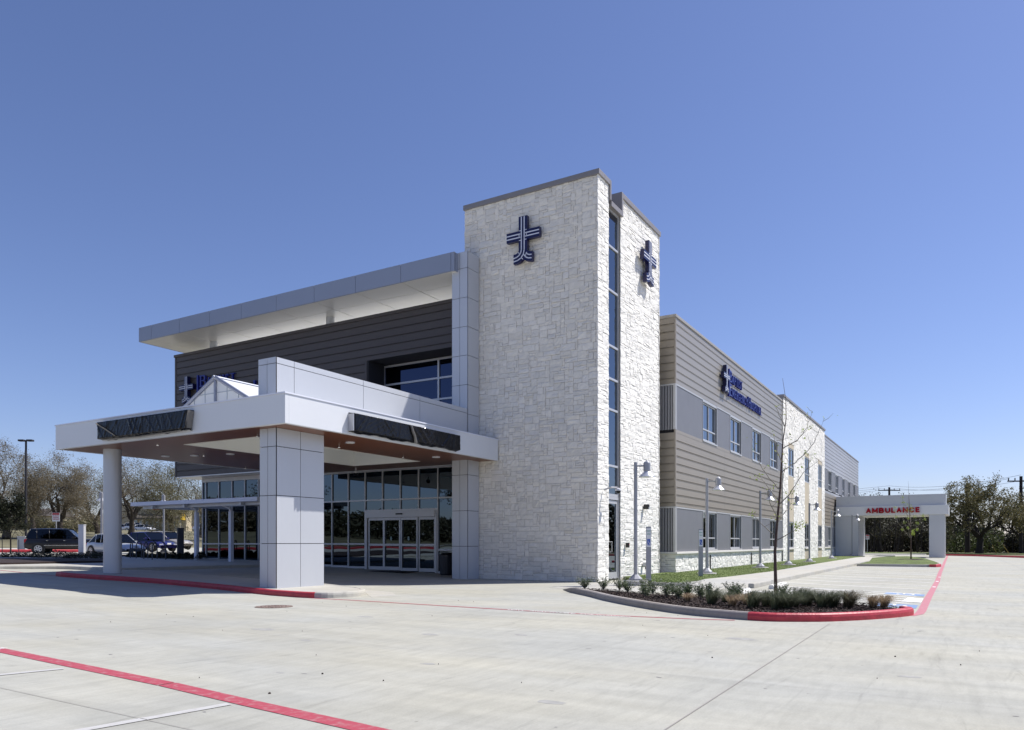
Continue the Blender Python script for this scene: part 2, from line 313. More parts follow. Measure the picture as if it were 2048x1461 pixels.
mb = MB(); seg((3.54,7.8), (4.1,7.62), .09, .005, mb, 2); seg((2.6,5.05), (3.86,4.85), .09, .005, mb, 2); struct(mb, 'faded_parking_line', 'faint')
mb = MB()
for i in range(12):
    x = 21.0+i*2.05; seg((x+1.55, 4.7), (x-.35, .78), .095, .005, mb, 1)
for i in range(5):
    x = 17.35+i*.62; seg((x+2.35, 4.4-.1*i), (x, .86), .10, .005, mb, 1)
seg((18.0,.95),(19.7,4.5),.13,.0055,mb,1)
struct(mb, 'parking_bay_line', 'white')
mb = MB()
for x in (24, 27.5, 31): seg((x, .60), (x+.35, .60), .08, .0085, mb, 1)
mb.quad((17.75,.68,.007),(19.1,.68,.007),(19.15,1.0,.007),(17.9,1.05,.007)); struct(mb, 'painted_lettering', 'white')
mb = MB().quad((21.0,1.56,.0045),(20.58,.70,.0045),(19.83,.70,.0045),(20.24,1.58,.0045)); mb.quad((17.25,1.5,.0045),(17.0,.70,.0045),(16.14,.70,.0045),(16.35,1.45,.0045)); struct(mb, 'accessible_bay_marking', 'blue')
mb = MB()
for cx, cy in ((20.42,1.12),(16.68,1.08)):
    ring = [(cx+.17*math.cos(a*.5)-.05, cy+.17*math.sin(a*.5)) for a in range(1, 11)]
    ribbon(ring, .05, .009, mb); ribbon([(cx+.28,cy+.02),(cx+.05,cy+.04),(cx+.02,cy-.16),(cx-.22,cy-.2)], .06, .0095, mb); ribbon([(cx+.33,cy+.05),(cx+.40,cy+.05)], .09, .009, mb)
struct(mb, 'wheelchair_marking', 'white')
# kerbs ----------------------------------------------------------
def kerb(path, wd=.13, h=.13, m='kerb', name='kerb', taper0=0, side=1, gap=None):
    P = [Vector((p[0],p[1],0)) for p in path]; n = len(P); rows = []
    for i, p in enumerate(P):
        d = (P[min(i+1,n-1)]-P[max(i-1,0)]).normalized(); nn = Vector((-d.y, d.x, 0))*side
        hh = h*(min(1, .12+i/taper0) if taper0 else 1); z = g(p.y)
        for off, zz in ((0,-.05),(0,.55*hh/h*h),(.012,hh*.85),(.035,hh),(wd,hh),(wd,-.05)):
            q = p+nn*off; rows.append((q.x, q.y, z+zz))
    k = 6; fs = [(i*k+j, i*k+j+1, (i+1)*k+j+1, (i+1)*k+j) for i in range(n-1) for j in range(k-1)]+[tuple(range(k)), tuple(range((n-1)*k, n*k))[::-1]]
    return struct(MB().add(rows, fs), name, m, smooth=False)
def dens(path, step=.25):
    out = []; P = [Vector((p[0],p[1],0)) for p in path]; n = len(P)
    for i in range(n-1):
        a, b, c, d = P[max(i-1,0)], P[i], P[i+1], P[min(i+2,n-1)]
        k = max(2, int((c-b).length/step))
        for j in range(k):
            t = j/k; out.append(.5*((2*b)+(c-a)*t+(2*a-5*b+4*c-d)*t*t+(3*b-a-3*c+d)*t**3))
    out.append(P[-1]); return [(p.x, p.y) for p in out]
bed_out = dens([(17.75,9.02),(16.8,8.25),(15.83,7.34),(14.85,6.5),(13.97,5.61),(13.3,4.85),(12.89,4.32),(12.62,3.85),(12.46,3.40),(12.33,2.93),(12.32,2.6),(12.40,2.35),(12.6,2.0),(12.82,1.72),(13.43,1.24),(14.14,.85),(14.60,.68),(14.86,.70),(14.98,.84)])
i_red = min(range(len(bed_out)), key=lambda i: (bed_out[i][0]-12.33)**2+(bed_out[i][1]-2.93)**2)
kerb(bed_out[:i_red+1], m='kerb', taper0=4, side=1, name='kerb'); kerb(bed_out[i_red:], m='redcurb', side=1, name='red_kerb')
def inset(path, d):
    P = [Vector((p[0],p[1],0)) for p in path]; o = []
    for i, p in enumerate(P):
        dd = (P[min(i+1,len(P)-1)]-P[max(i-1,0)]).normalized(); q = p+Vector((-dd.y, dd.x, 0))*d; o.append((q.x, q.y))
    return o
inner = inset(bed_out[3:], .125)
back = [(15.31,1.08),(15.85,1.85),(16.2,3.19),(16.28,4.33),(16.4,5.71),(16.62,6.68),(17.2,7.5)]
def fan(poly, name, m, z, hump=0):
    cx = sum(p[0] for p in poly)/len(poly); cy = sum(p[1] for p in poly)/len(poly)
    mb = MB(); n = len(poly); rings = 7; vs = []; fs = []
    for r in range(rings):
        f = 1-r/rings
        for x, y in poly:
            xx, yy = cx+(x-cx)*f, cy+(y-cy)*f
            vs.append((xx, yy, g(yy)+z+hump*(1-f*f)+(rnd.uniform(-.3,.3)*hump if r else 0)))
    vs.append((cx, cy, g(cy)+z+hump))
    for r in range(rings-1):
        for i in range(n): fs.append((r*n+i, r*n+(i+1)%n, (r+1)*n+(i+1)%n, (r+1)*n+i))
    for i in range(n): fs.append(((rings-1)*n+i, (rings-1)*n+(i+1)%n, rings*n))
    return struct(mb.add(vs, fs), name, m, smooth=True)
fan(inner[::2]+back, 'planting_bed', 'mulch', .07, .035)
mb = MB()                                                     # mulch chips
def chips(mb, poly_test, n, zf, s=.02):
    k = 0
    while k < n:
        p = poly_test()
        if p is None: continue
        x, y = p; a = rnd.uniform(0, 3.14); l = rnd.uniform(.5, 1.6)*s; z = zf(x, y)+rnd.uniform(0, .012); c, d = math.cos(a)*l, math.sin(a)*l; t = rnd.uniform(-.5,.5)*l
        mb.add([(x-c,y-d,z),(x+d*.3,y-c*.3,z+.004),(x+c,y+d,z+t+.008),(x-d*.3,y+c*.3,z+.012)], [(0,1,2,3)]); k += 1
bedpoly = inner+back
def inpoly(x, y, P):
    r = False; j = len(P)-1
    for i in range(len(P)):
        if (P[i][1] > y) != (P[j][1] > y) and x < (P[j][0]-P[i][0])*(y-P[i][1])/(P[j][1]-P[i][1])+P[i][0]: r = not r
        j = i
    return r
def in_bed():
    x, y = rnd.uniform(12.3,17.6), rnd.uniform(.7,8.9); return (x, y) if inpoly(x, y, bedpoly) else None
chips(mb, in_bed, 9000, lambda x, y: .10, .022); tag(mb.build('mulch_chips', mat('mulch_chip', (.055,.034,.028), .9, island=.6)), 'loose dark brown bark mulch covering the curved front bed', 'mulch', None, 'stuff')
# canopy island
isl = dens([(12.9,23.6),(12.45,23.45),(12.25,22.91),(12.42,20.94),(12.64,19.13),(12.62,17.62),(12.55,16.18),(12.40,14.92),(12.37,14.34),(12.30,13.69),(12.2,12.9),(12.24,12.49),(12.38,12.22),(12.63,12.10),(13.0,12.02),(13.4,12.1),(13.85,12.4),(14.25,12.95),(14.5,13.6),(14.72,14.2),(14.9,15.2)])
i0 = min(range(len(isl)), key=lambda i: (isl[i][0]-12.26)**2+(isl[i][1]-12.45)**2)
kerb(isl[:i0+1], m='redcurb', name='red_kerb', side=1); kerb(isl[i0:], m='walk', name='kerb', side=1)
pl = inset(isl, .12); fan(pl[::2]+[(14.95,22.6),(14.0,23.5)], 'sidewalk', 'walk', .125)
mb = MB().prism([(13.3,11.8),(13.1,11.55),(13.9,11.5),(14.7,12.3),(15.1,13.6),(14.6,13.7),(14.0,12.5)], -.02, .004); struct(mb, 'apron', 'walk')
# walk along the parking bays
def slab(poly, z0, z1, name, m, bevel=.012): return struct(MB().prism(poly, lambda x, y: g(y)+z0, lambda x, y: g(y)+z1), name, m, bevel=bevel)
sw = [(21.1,5.01),(23.41,5.01),(23.42,4.84),(30,4.84),(46,4.83),(74,4.83),(74,6.2),(62,6.75),(45,6.6),(30.25,6.33),(25,6.55),(23.0,6.75),(21.6,6.95),(21.3,6.4)]
struct(MB().prism(sw, -.05, lambda x, y: .004+.125*max(0, min(1, (x-21.3)/1.4))), 'sidewalk', 'walk', bevel=.01)
struct(MB().box(21.1,23.4,4.835,5.0,-.02,.132), 'kerb', 'walk', bevel=.03)
slab([(17.9,7.0),(20.9,5.0),(21.3,6.4),(21.2,8.0),(21.5,9.75),(18.4,9.75)], -.02, .004, 'sidewalk', 'walk', 0)
gr = [(20.9,7.75),(21.05,6.95),(23.0,6.78),(25,6.6),(30.25,6.37),(45,6.65),(62,6.8),(70.5,6.9),(70.5,9.38),(28.2,9.38),(28.2,9.75),(23.7,9.75),(22.5,8.9)]
def lawn(poly, z, name, hump):
    cy = sum(p[1] for p in poly)/len(poly)
    return struct(MB().prism(poly, -.02, z), name, 'lawn')
lawn(gr, .11, 'lawn', 0)
kerb([(20.95,7.7),(20.85,7.2),(21.1,6.86),(22.0,6.80),(23.2,6.70)], .10, .10, 'walk', 'kerb', side=-1)
isl2 = [(44.2,.95),(43.95,1.5),(43.95,4.7),(50,4.75),(62,5.7),(68,5.2),(69.5,3.6),(62,2.1),(52,1.2),(47,.82)]
struct(MB().prism(isl2, -.02, .13), 'kerb', 'walk', bevel=.02)
cx, cy = 54, 2.9
fan([(cx+(x-cx)*.985, cy+(y-cy)*.95) for x, y in isl2], 'lawn', 'lawn', .134, .10)
kerb([(45.6,.80),(44.6,.82),(43.93,1.0),(43.93,1.3)], .14, .14, 'redcurb', 'red_kerb', side=-1)
kerb([(84,1.2),(83,.4),(81.6,-1.3),(74.3,-4.6),(60,-11),(38,-22)], .15, .15, 'redcurb', 'red_kerb', side=1)
kerb([(-20,49.1),(10,48.75),(22.5,48.6),(24.4,47.75),(26.2,46.95)], .16, .17, 'redcurb', 'red_kerb', side=1); kerb([(26.2,46.95),(27.2,47.2),(27.6,48.3)], .16, .15, 'walk', 'kerb', side=1)
slab([(26.0,47.1),(27.5,47.3),(27.6,48.3),(23,52),(-20,54),(-20,49.2),(22.6,48.75)], 0, .12, 'planting_bed', 'dirt', 0)
# left walk and bed
lk = dens([(2,30),(8,28.4),(12.0,27.9),(13.4,27.3),(14.32,26.5),(14.6,25.3),(14.7,24.2)])
kerb(lk, .16, .12, 'walk', 'kerb', side=1)
slab(inset(lk, .14)[::3]+[(21.5,24.0),(23.1,26),(23.1,36),(21.4,41),(2,45)], -.02, .112, 'sidewalk', 'walk', 0)
slab([(2,31.6),(13.6,28.9),(15.5,29.0),(17.4,28.9),(18.7,30.9),(16,33.6),(2,38)], 0, .14, 'planting_bed', 'mulch', 0)
slab([(19.5,36.2),(20.5,37.3),(23.0,35.5),(25.2,33.4),(24.3,32.3),(23.1,33.1)], 0, .14, 'planting_bed', 'mulch', 0)
# strip beyond the ambulance canopy
struct(MB().prism([(88,3),(92,3),(92,16),(86,16)], -.01, .05), 'path', 'walk'); struct(MB().prism([(92.1,-3),(104,-10),(104,20),(92.1,16)], -.02, .06), 'lawn', 'lawn')
# kerb islands behind the camera, seen in the glass
for (x, y, r) in ((-14,52,3.2),(-13,30,2.6),(-16,12,3)):
    kerb([(x+r*math.cos(a*.314)*1.0, y+r*2.2*math.sin(a*.314)) for a in range(21)], .16, .15, 'redcurb', 'red_kerb', side=1)
    fan([(x+(r-.1)*math.cos(a*.628), y+(r-.1)*2.2*math.sin(a*.628)) for a in range(10)], 'planting_bed', 'mulch', .12, .1)
# stains and tyre marks
def blob(x, y, rx_, ry_, a, z=.0012):
    c, d = math.cos(a), math.sin(a); n = 18; pts = []
    for i in range(n): q = i*6.2832/n; k = 1+rnd.uniform(-.22,.22); u, v = rx_*k*math.cos(q), ry_*k*math.sin(q); pts.append((x+c*u-d*v, y+d*u+c*v, g(y)+z))
    return pts
ST = mat('concrete_stain', (.335, .328, .305), .9, var=.12, scale=9); ST2 = mat('dark_concrete_stain', (.24, .23, .22), .9, var=.15, scale=12)
a_, b_ = MB(), MB()
for x, y, r in ((9.6,8.62,.16),(7.45,8.62,.20),(9.9,2.43,.20),(5.2,2.75,.12),(4.35,.1,.05),(6.2,4.7,.08),(8.8,5.1,.12),(7.9,.4,.10),(5.7,-.6,.06),(11.0,-1.7,.15),(4.6,2.0,.04),(6.9,7.2,.10),(9.3,-.9,.09),(8.2,6.2,.13),(12.3,-3.4,.2),(5.05,5.6,.05)): a_.add(blob(x,y,r*.55,r,rnd.uniform(-.3,.3)), [tuple(range(18))])
for i in range(46):
    x = rnd.uniform(3.4,13); y = rnd.uniform(-4,11); r = rnd.uniform(.008,.03); b_.add(blob(x,y,r*.6,r*1.2,rnd.uniform(-.5,.5),.0018), [tuple(range(18))])
struct(a_, 'stain', ST); struct(b_, 'small_stain', ST2)
# manhole, wheel stops
mh = thing('manhole_cover', 'rusty round manhole cover set in the concrete drive', 'manhole cover', (10.19,11.49,0), world=True)
MB().lathe(10.19,11.49,[(.36,-.02),(.36,.006)],32).build('ring','iron',mh)
mb = MB().lathe(10.19,11.49,[(.31,0),(.31,.009)],32)
for a in range(24):
    for r in (.10,.17,.24): q = a*.262+(r*3); mb.box(10.19+r*math.cos(q)-.012, 10.19+r*math.cos(q)+.012, 11.49+r*math.sin(q)-.012, 11.49+r*math.sin(q)+.012, .009, .014)
mb.build('lid', mat('iron_lid', (.27,.20,.17), .7, .2, var=.5, scale=18), mh)
def wheel_stop(x0, y0, x1, y1, label):
    o = thing('wheel_stop', label, 'wheel stop', ((x0+x1)/2,(y0+y1)/2,0), math.atan2(y1-y0,x1-x0), 'concrete wheel stops in the parking bays')
    L = math.hypot(x1-x0,y1-y0)/2
    mb = MB(); pr = [(-.075,0),(-.07,.06),(-.045,.105),(.045,.105),(.07,.06),(.075,0)]
    mb.add([(-L,a,b) for a,b in pr]+[(L,a,b) for a,b in pr], [(i,i+1,i+7,i+6) for i in range(5)]+[tuple(range(6)),tuple(range(6,12))[::-1]])
    mb.build('stop_body', mat('stop_paint', (.72,.70,.66), .8, var=.12, scale=6), o); MB().lathe(-L*.6,0,[(.02,.1),(.02,.112)],8).build('anchor_pin','iron',o); MB().lathe(L*.6,0,[(.02,.1),(.02,.112)],8).build('anchor_pin','iron',o)
wheel_stop(21.0,4.36,23.0,4.40,'white concrete wheel stop just behind the thin young tree'); wheel_stop(18.1,4.56,19.5,4.62,'pale wheel stop half hidden behind the mulch bed grasses')
# ================================================================ STONE AND SIDING
def stone_face(T, W, H, holes=(), cell=.078, seed=1, amp=.03, mb=None, sub=(4,3), coursed=False, skirt=.014):
    """random ashlar in a local frame: T(u, v, d) -> world; holes = (u0,u1,v0,v1)"""
    rr = random.Random(seed); mb = mb or MB(); nu = int(round(W/cell)); nv = int(round(H/cell)); cu, cv = W/nu, H/nv
    occ = [[False]*nu for _ in range(nv)]
    for a, b, c, d in holes:
        for j in range(nv):
            for i in range(nu):
                if a-1e-3 < (i+.5)*cu < b+1e-3 and c-1e-3 < (j+.5)*cv < d+1e-3: occ[j][i] = True
    for j in range(nv):
        for i in range(nu):
            if occ[j][i]: continue
            h = rr.choice((1,2,2,2,3,3) if not coursed else (1,1,2,2,2,3)); w_ = rr.choice((2,3,4,4,5,6,7)) if h > 1 else rr.choice((2,3,4,5))
            if coursed: w_ += rr.choice((1,2,3))
            while h > 1 and (j+h > nv or any(occ[j+q][i] for q in range(h))): h -= 1
            k = 1
            while k < w_ and i+k < nu and not any(occ[j+q][i+k] for q in range(h)): k += 1
            if i+k == nu-1 and not occ[j][nu-1]: k += 0
            for q in range(h):
                for p in range(k): occ[j+q][i+p] = True
            gp = .0045; u0, u1, v0, v1 = i*cu+gp, (i+k)*cu-gp, j*cv+gp, (j+h)*cv-gp
            a, b = sub; base = rr.uniform(.2,.7)*amp; tu, tv = rr.uniform(-.35,.35)*amp, rr.uniform(-.5,.5)*amp
            if i == 0: u0 = 0
            vs = []
            for y in range(b+1):
                for x in range(a+1):
                    fu, fv = x/a, y/b; e = min(fu,1-fu,fv,1-fv)
                    ju = 0 if x in (0,a) else rr.uniform(-.08,.08); jv = 0 if y in (0,b) else rr.uniform(-.1,.1)
                    dd = base+tu*(fu-.5)*2+tv*(fv-.5)*2+(rr.uniform(-.15,.75)*amp if e > 0 else rr.uniform(-.2,.35)*amp)
                    eu = (rr.uniform(-.004,.008) if x in (0,a) and i > 0 else 0)
                    vs.append(T(u0+(u1-u0)*min(1,max(0,fu+ju))+eu, v0+(v1-v0)*min(1,max(0,fv+jv)), max(.003, dd)))
            n = (a+1)*(b+1); fs = [(y*(a+1)+x, y*(a+1)+x+1, (y+1)*(a+1)+x+1, (y+1)*(a+1)+x) for y in range(b) for x in range(a)]
            ring = [x for x in range(a+1)]+[y*(a+1)+a for y in range(1,b+1)]+[b*(a+1)+x for x in range(a-1,-1,-1)]+[y*(a+1) for y in range(b-1,0,-1)]
            def flat(q): 
                x, y = q%(a+1), q//(a+1); return T(u0+(u1-u0)*x/a, v0+(v1-v0)*y/b, -skirt)
            vs += [flat(q) for q in ring]; m_ = len(ring); fs += [(ring[q], ring[(q+1)%m_], n+(q+1)%m_, n+q) for q in range(m_)]
            mb.add(vs, fs)
    return mb
def siding(T, u0, u1, v0, v1, pitch=.302, top=None, mb=None, gw=.022, gd=.045):
    """flat metal panels with horizontal reveal grooves"""
    mb = mb or MB(); prof = [(v0, 0)]; v = (top if top is not None else v1)-pitch; zs = []
    while v > v0+.05:
        if v < v1-.05: zs.append(v)
        v -= pitch
    for z in reversed(zs): prof += [(z-.034, 0), (z-.030, .013), (z-.016, .013), (z-.012, -gd), (z+.013, -gd), (z+.015, 0)]
    prof.append((v1, 0)); n = len(prof)
    return mb.add([T(u0,a,d) for a,d in prof]+[T(u1,a,d) for a,d in prof], [(i,i+1,n+i+1,n+i) for i in range(n-1)])
def ribbed(T, u0, u1, v0, v1, pitch=.075, mb=None, gd=.018):
    mb = mb or MB(); n = max(1, int((u1-u0)/pitch)); p = (u1-u0)/n; prof = [(u0,0)]
    for i in range(n):
        a = u0+i*p; prof += [(a+p*.62,0),(a+p*.70,-gd),(a+p*.92,-gd),(a+p,0)]
    k = len(prof)
    return mb.add([T(a,v0,d) for a,d in prof]+[T(a,v1,d) for a,d in prof], [(i,i+1,k+i+1,k+i) for i in range(k-1)])
def panels(T, us, vs_, d=.0, th=.03, gp=.008, mb=None):
    mb = mb or MB()
    for a, b in zip(us, us[1:]):
        for c, e in zip(vs_, vs_[1:]):
            mb.poly2([(a+gp*(a!=us[0]),c+gp*(c!=vs_[0])),(b-gp*(b!=us[-1]),c+gp*(c!=vs_[0])),(b-gp*(b!=us[-1]),e-gp*(e!=vs_[-1])),(a+gp*(a!=us[0]),e-gp*(e!=vs_[-1]))], T, d-th, d)
    return mb
def tbox(mb, T, u0, u1, v0, v1, d0, d1): return mb.poly2([(u0,v0),(u1,v0),(u1,v1),(u0,v1)], T, d0, d1)
def window(T, u0, u1, v0, v1, parent, cols=(.5,), rows=(.68,), glass_m='gB', fw=.045, d=-.05, name='window', frame_m='alu', rowlist=None, reveal=None):
    """part window (frame mesh) > pane"""
    mb = MB(); dp = .06
    tbox(mb,T,u0,u0+fw,v0,v1,d-dp,d); tbox(mb,T,u1-fw,u1,v0,v1,d-dp,d); tbox(mb,T,u0+fw,u1-fw,v1-fw,v1,d-dp,d-.001); tbox(mb,T,u0+fw,u1-fw,v0,v0+fw*1.3,d-dp,d-.001)
    for c in cols: u = u0+(u1-u0)*c; tbox(mb,T,u-fw/2,u+fw/2,v0+fw*1.3,v1-fw,d-dp,d-.002)
    for r in (rowlist if rowlist is not None else [v0+(v1-v0)*q for q in rows]): tbox(mb,T,u0+fw,u1-fw,r-fw/2,r+fw/2,d-dp,d-.003)
    f = mb.build(name, frame_m, parent)
    MB().quad(T(u0+.01,v0+.01,d-.045),T(u1-.01,v0+.01,d-.045),T(u1-.01,v1-.01,d-.045),T(u0+.01,v1-.01,d-.045)).build('pane', glass_m, f)
    return f
# ================================================================ THE HOSPITAL
H = thing('hospital_building', 'long two storey white stone and grey metal clad hospital with a tall stone tower', 'hospital', (22,10,0), world=True)
core = MB()
core.box(23.28,89.4,14.93,31.7,4.4,9.9).box(22.35,23.275,19.9,31.7,4.4,9.9).box(22.35,23.275,14.96,19.9,8.4,9.9).box(22.35,23.275,14.96,19.9,4.4,5.2)
core.box(23.33,89.4,14.93,31.0,-.3,4.395).box(28.2,89.4,9.52,14.925,-.3,9.9).box(27.3,28.19,10.4,14.925,-.3,9.9)
core.build('wall_core', 'gap', H)
MB().box(28.2,89.3,9.6,31.6,9.905,9.93).box(22.4,28.19,15,31.6,9.905,9.93).build('roof', 'roofm', H)
# ---- tower
TX, TY, TH, TXe, TYe = 21.77, 9.80, 12.93, 27.42, 14.93
Tf = lambda u, v, d: (TX+.03-d, TYe-u, v)            # front face, u from the far edge to the near corner
Tr = lambda u, v, d: (TX+u, TY+.03-d, v)             # right face
mb = MB().box(TX+.04,22.62,TY+.04,TYe-.01,-.2,TH).box(23.65,TXe-.04,TY+.04,TYe-.01,-.2,TH-.02).box(22.62,23.65,TY+.2,TYe-.01,-.2,12.2)
mb.build('tower_core', 'mortar', H)
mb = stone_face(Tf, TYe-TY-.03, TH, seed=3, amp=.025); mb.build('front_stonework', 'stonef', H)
mb = stone_face(Tr, .86, TH, seed=4, amp=.021, coursed=True)
mb.build('side_stonework', 'stone', H)
T2 = lambda u, v, d: Tr(u+1.86, v, d); stone_face(T2, TXe-TX-1.86, 12.93, seed=5, amp=.021, coursed=True).build('side_stonework', 'stone', H)
T3 = lambda u, v, d: (TXe-.03+d, TY+u, v); stone_face(T3, .9, 12.9, seed=6, amp=.04).build('return_stonework', 'stone', H)
mb = MB()                                            # copings
mb.box(TX-.04,TX+.4,TY-.04,TYe+.03,TH-.01,TH+.16).box(TX+.4,22.66,TY-.04,TY+.36,TH-.01,TH+.16)
mb.box(22.62,22.72,TY-.045,TY+.36,12.44,TH+.158).box(22.725,23.60,TY-.045,TY+.36,12.27,12.44).box(23.60,23.72,TY-.045,TY+1.05,12.27,TH+.16)
mb.box(23.725,TXe+.04,TY-.04,TY+.4,TH-.01,TH+.16).box(TXe-.3,TXe+.04,TY+.41,TYe,TH-.01,TH+.16)
mb.build('coping', 'cap', H, bevel=.008)
MB().box(22.73,23.59,TY+.12,TY+.3,12.0,12.26).build('lintel', 'gap', H)
zt = [2.80,3.80,5.66,6.68,7.77,9.60,11.05]
window(Tr, 22.64-TX, 23.63-TX, 2.78, 12.27, H, cols=(), rowlist=zt[1:], glass_m='gT', fw=.07, d=-.05, name='window')
mb = MB(); u0, u1 = 22.64-TX, 23.63-TX
tbox(mb,Tr,u0,u0+.06,.03,2.775,-.14,-.04); tbox(mb,Tr,u1-.06,u1,.03,2.775,-.14,-.04); tbox(mb,Tr,u0+.06,u1-.06,2.68,2.775,-.14,-.041)
dr = mb.build('door', 'alu', H)
mb = MB(); a, b = u0+.07, u1-.07
tbox(mb,Tr,a,a+.09,.05,2.66,-.12,-.07); tbox(mb,Tr,b-.09,b,.05,2.66,-.12,-.07); tbox(mb,Tr,a+.09,b-.09,.05,.27,-.12,-.071); tbox(mb,Tr,a+.09,b-.09,2.55,2.66,-.12,-.071); mb.build('door_leaf', 'alu', dr)
MB().quad(Tr(a+.08,.2,-.10),Tr(b-.08,.2,-.10),Tr(b-.08,2.6,-.10),Tr(a+.08,2.6,-.10)).build('pane', 'gT', dr)
MB().tube([Tr(a+.06,.95,-.07),Tr(a+.06,.95,.03),Tr(a+.10,.95,.05),Tr(a+.10,1.28,.05),Tr(a+.06,1.28,.03),Tr(a+.06,1.28,-.07)],.016,8).build('handle','chrome',dr)
# ---- side wall along the parking bays
BX, BY = 28.11, 9.41
S = T_negY(BY)
Sr = lambda u, v, d: (BX-d, BY+u, v)                 # near return
def trims(mb, x0, x1, v0, v1): tbox(mb, S, x0, x1, v0, v1, -.03, .018)
TRM = mat('light_trim', (.50,.50,.50), .4, .2)
near_w = [(31.70,33.86),(36.18,38.28),(40.62,42.70),(44.98,47.08)]
far_w = [(67.35,69.3),(71.72,73.65),(76.05,77.95),(80.35,82.3),(84.6,86.5)]
# upper siding / lower siding
siding(S, BX+.09, 48.45, 7.42, 9.98, top=10.04).build('upper_siding', mat('siding_upper', (.33,.305,.27), .42, .15, var=.03, scale=.4), H)
siding(S, BX+.09, 48.45, 2.66, 5.52, top=5.83).build('lower_siding', 'tan', H)
siding(S, 65.25, 89.42, 7.42, 9.98, top=10.04).build('upper_siding', 'silver', H)
siding(S, 65.25, 89.42, 2.66, 5.35, top=5.66).build('lower_siding', 'tan', H); siding(S, 65.25, 89.42, 5.354, 5.55, top=5.4).build('band', 'silver', H)
siding(Sr, .06, 1.2, 7.42, 9.98, top=10.04).build('upper_siding', 'tan', H); siding(Sr, .06, 1.2, 2.66, 5.52, top=5.83).build('lower_siding', 'tan', H)
mb = MB().box(BX-.01,BX+.085,BY-.012,BY+.055,5.52,5.64).box(BX-.012,BX+.085,BY-.012,BY+.055,7.42,9.98).box(BX-.012,BX+.085,BY-.012,BY+.055,2.66,5.52); tbox(mb,S,BX+.09,48.45,5.52,5.64,-.03,.006); mb.build('corner_trim', 'tan', H)
mb = MB().box(BX-.04,48.46,BY-.04,BY+.3,9.98,10.09).box(BX-.04,BX+.3,BY+.301,BY+1.2,9.98,10.09); mb.build('coping', 'capt', H, bevel=.006)
MB().box(65.2,89.47,BY-.04,BY+.3,9.98,10.09).box(89.2,89.47,BY+.301,31.7,9.98,10.09).build('coping', 'cap', H, bevel=.006)
MB().box(89.41,89.45,9.42,31.7,.1,9.98).build('end_wall', 'silver', H)
tr = MB()
def band(x0, x1, wins, v0, v1, h0, h1, head):
    xs = [x0]+[q for w_ in wins for q in w_]+[x1]
    for a, b in zip(xs[::2], xs[1::2]):
        if b-a < .1: continue
        pn = ribbed(S, a+.04, b-.04, v0, v1-.06).build('ribbed_panel', 'ribs', H); tr = MB()
        trims(tr, a, a+.035, v0, v1); trims(tr, b-.035, b, v0, v1); tbox(tr, S, a+.035, b-.035, v1-.055, v1, -.03, .017); tr.build('panel_trim', TRM, pn)
    for a, b in wins:
        tr = MB(); tbox(tr, S, a+.001, b-.001, h1+.001, v1, -.03, .004); tr.build('lintel_trim', TRM, H); tbox(MB(), S, a-.02, b+.02, h0-.065, h0-.001, -.05, .035).build('window_sill', TRM, H)
for (x0,x1,wins,gl) in ((BX+.09,48.45,near_w,0),(65.25,89.41,far_w,0)):
    band(x0, x1, wins, 5.64, 7.41, 5.66, 7.30, 7.41); band(x0, x1, wins, .90, 2.65, .97, 2.57, 2.65)
    for a, b in wins:
        window(S, a, b, 5.66, 7.30, H, rowlist=[6.16], glass_m='gB', fw=.055, d=-.05); window(S, a, b, .97, 2.57, H, rowlist=[1.46], glass_m='gD', fw=.055, d=-.05)
for x, a, b in ((35.2,2.68,5.5),(35.2,7.44,9.96),(43.6,2.68,5.5),(43.6,7.44,9.96)): tbox(MB(), S, x, x+.012, a, b, -.002, .0015).build('siding_seam', 'cap', H)
for a, b in ((5.64,7.36),(.90,2.60)): ribbed(Sr, .12, .9, a, b, pitch=.105, gd=.07).build('ribbed_panel', 'ribs', H)
tr = MB()
for a, b in ((5.645,7.415),(.90,2.655)): tbox(MB().box(BX-.012,BX+.085,BY-.012,BY+.09,a,b), Sr, .091, .9, b-.055, b, -.02, .010).build('panel_trim', TRM, H)
MB().box(BX-.07,48.46,BY-.09,BY+.06,.81,.895).box(BX-.07,BX+.06,BY+.061,BY+1,.81,.895).build('ledge', 'sill', H, bevel=.01); MB().box(65.2,89.4,BY-.09,BY+.06,.81,.895).build('ledge', 'sill', H, bevel=.01)
mb = stone_face(lambda u,v,d: (BX+.03+u, BY+.02-d, v), 48.45-BX-.03, .81, seed=11, amp=.023); stone_face(lambda u,v,d: (65.25+u, BY+.02-d, v), 24.1, .81, seed=12, amp=.023, sub=(3,2)).build('base_stonework', 'stone', H)
stone_face(lambda u,v,d: (BX+.04-d, BY+.03+u, v), .95, .81, seed=14, amp=.02, mb=mb); mb.build('base_stonework', 'stone', H)
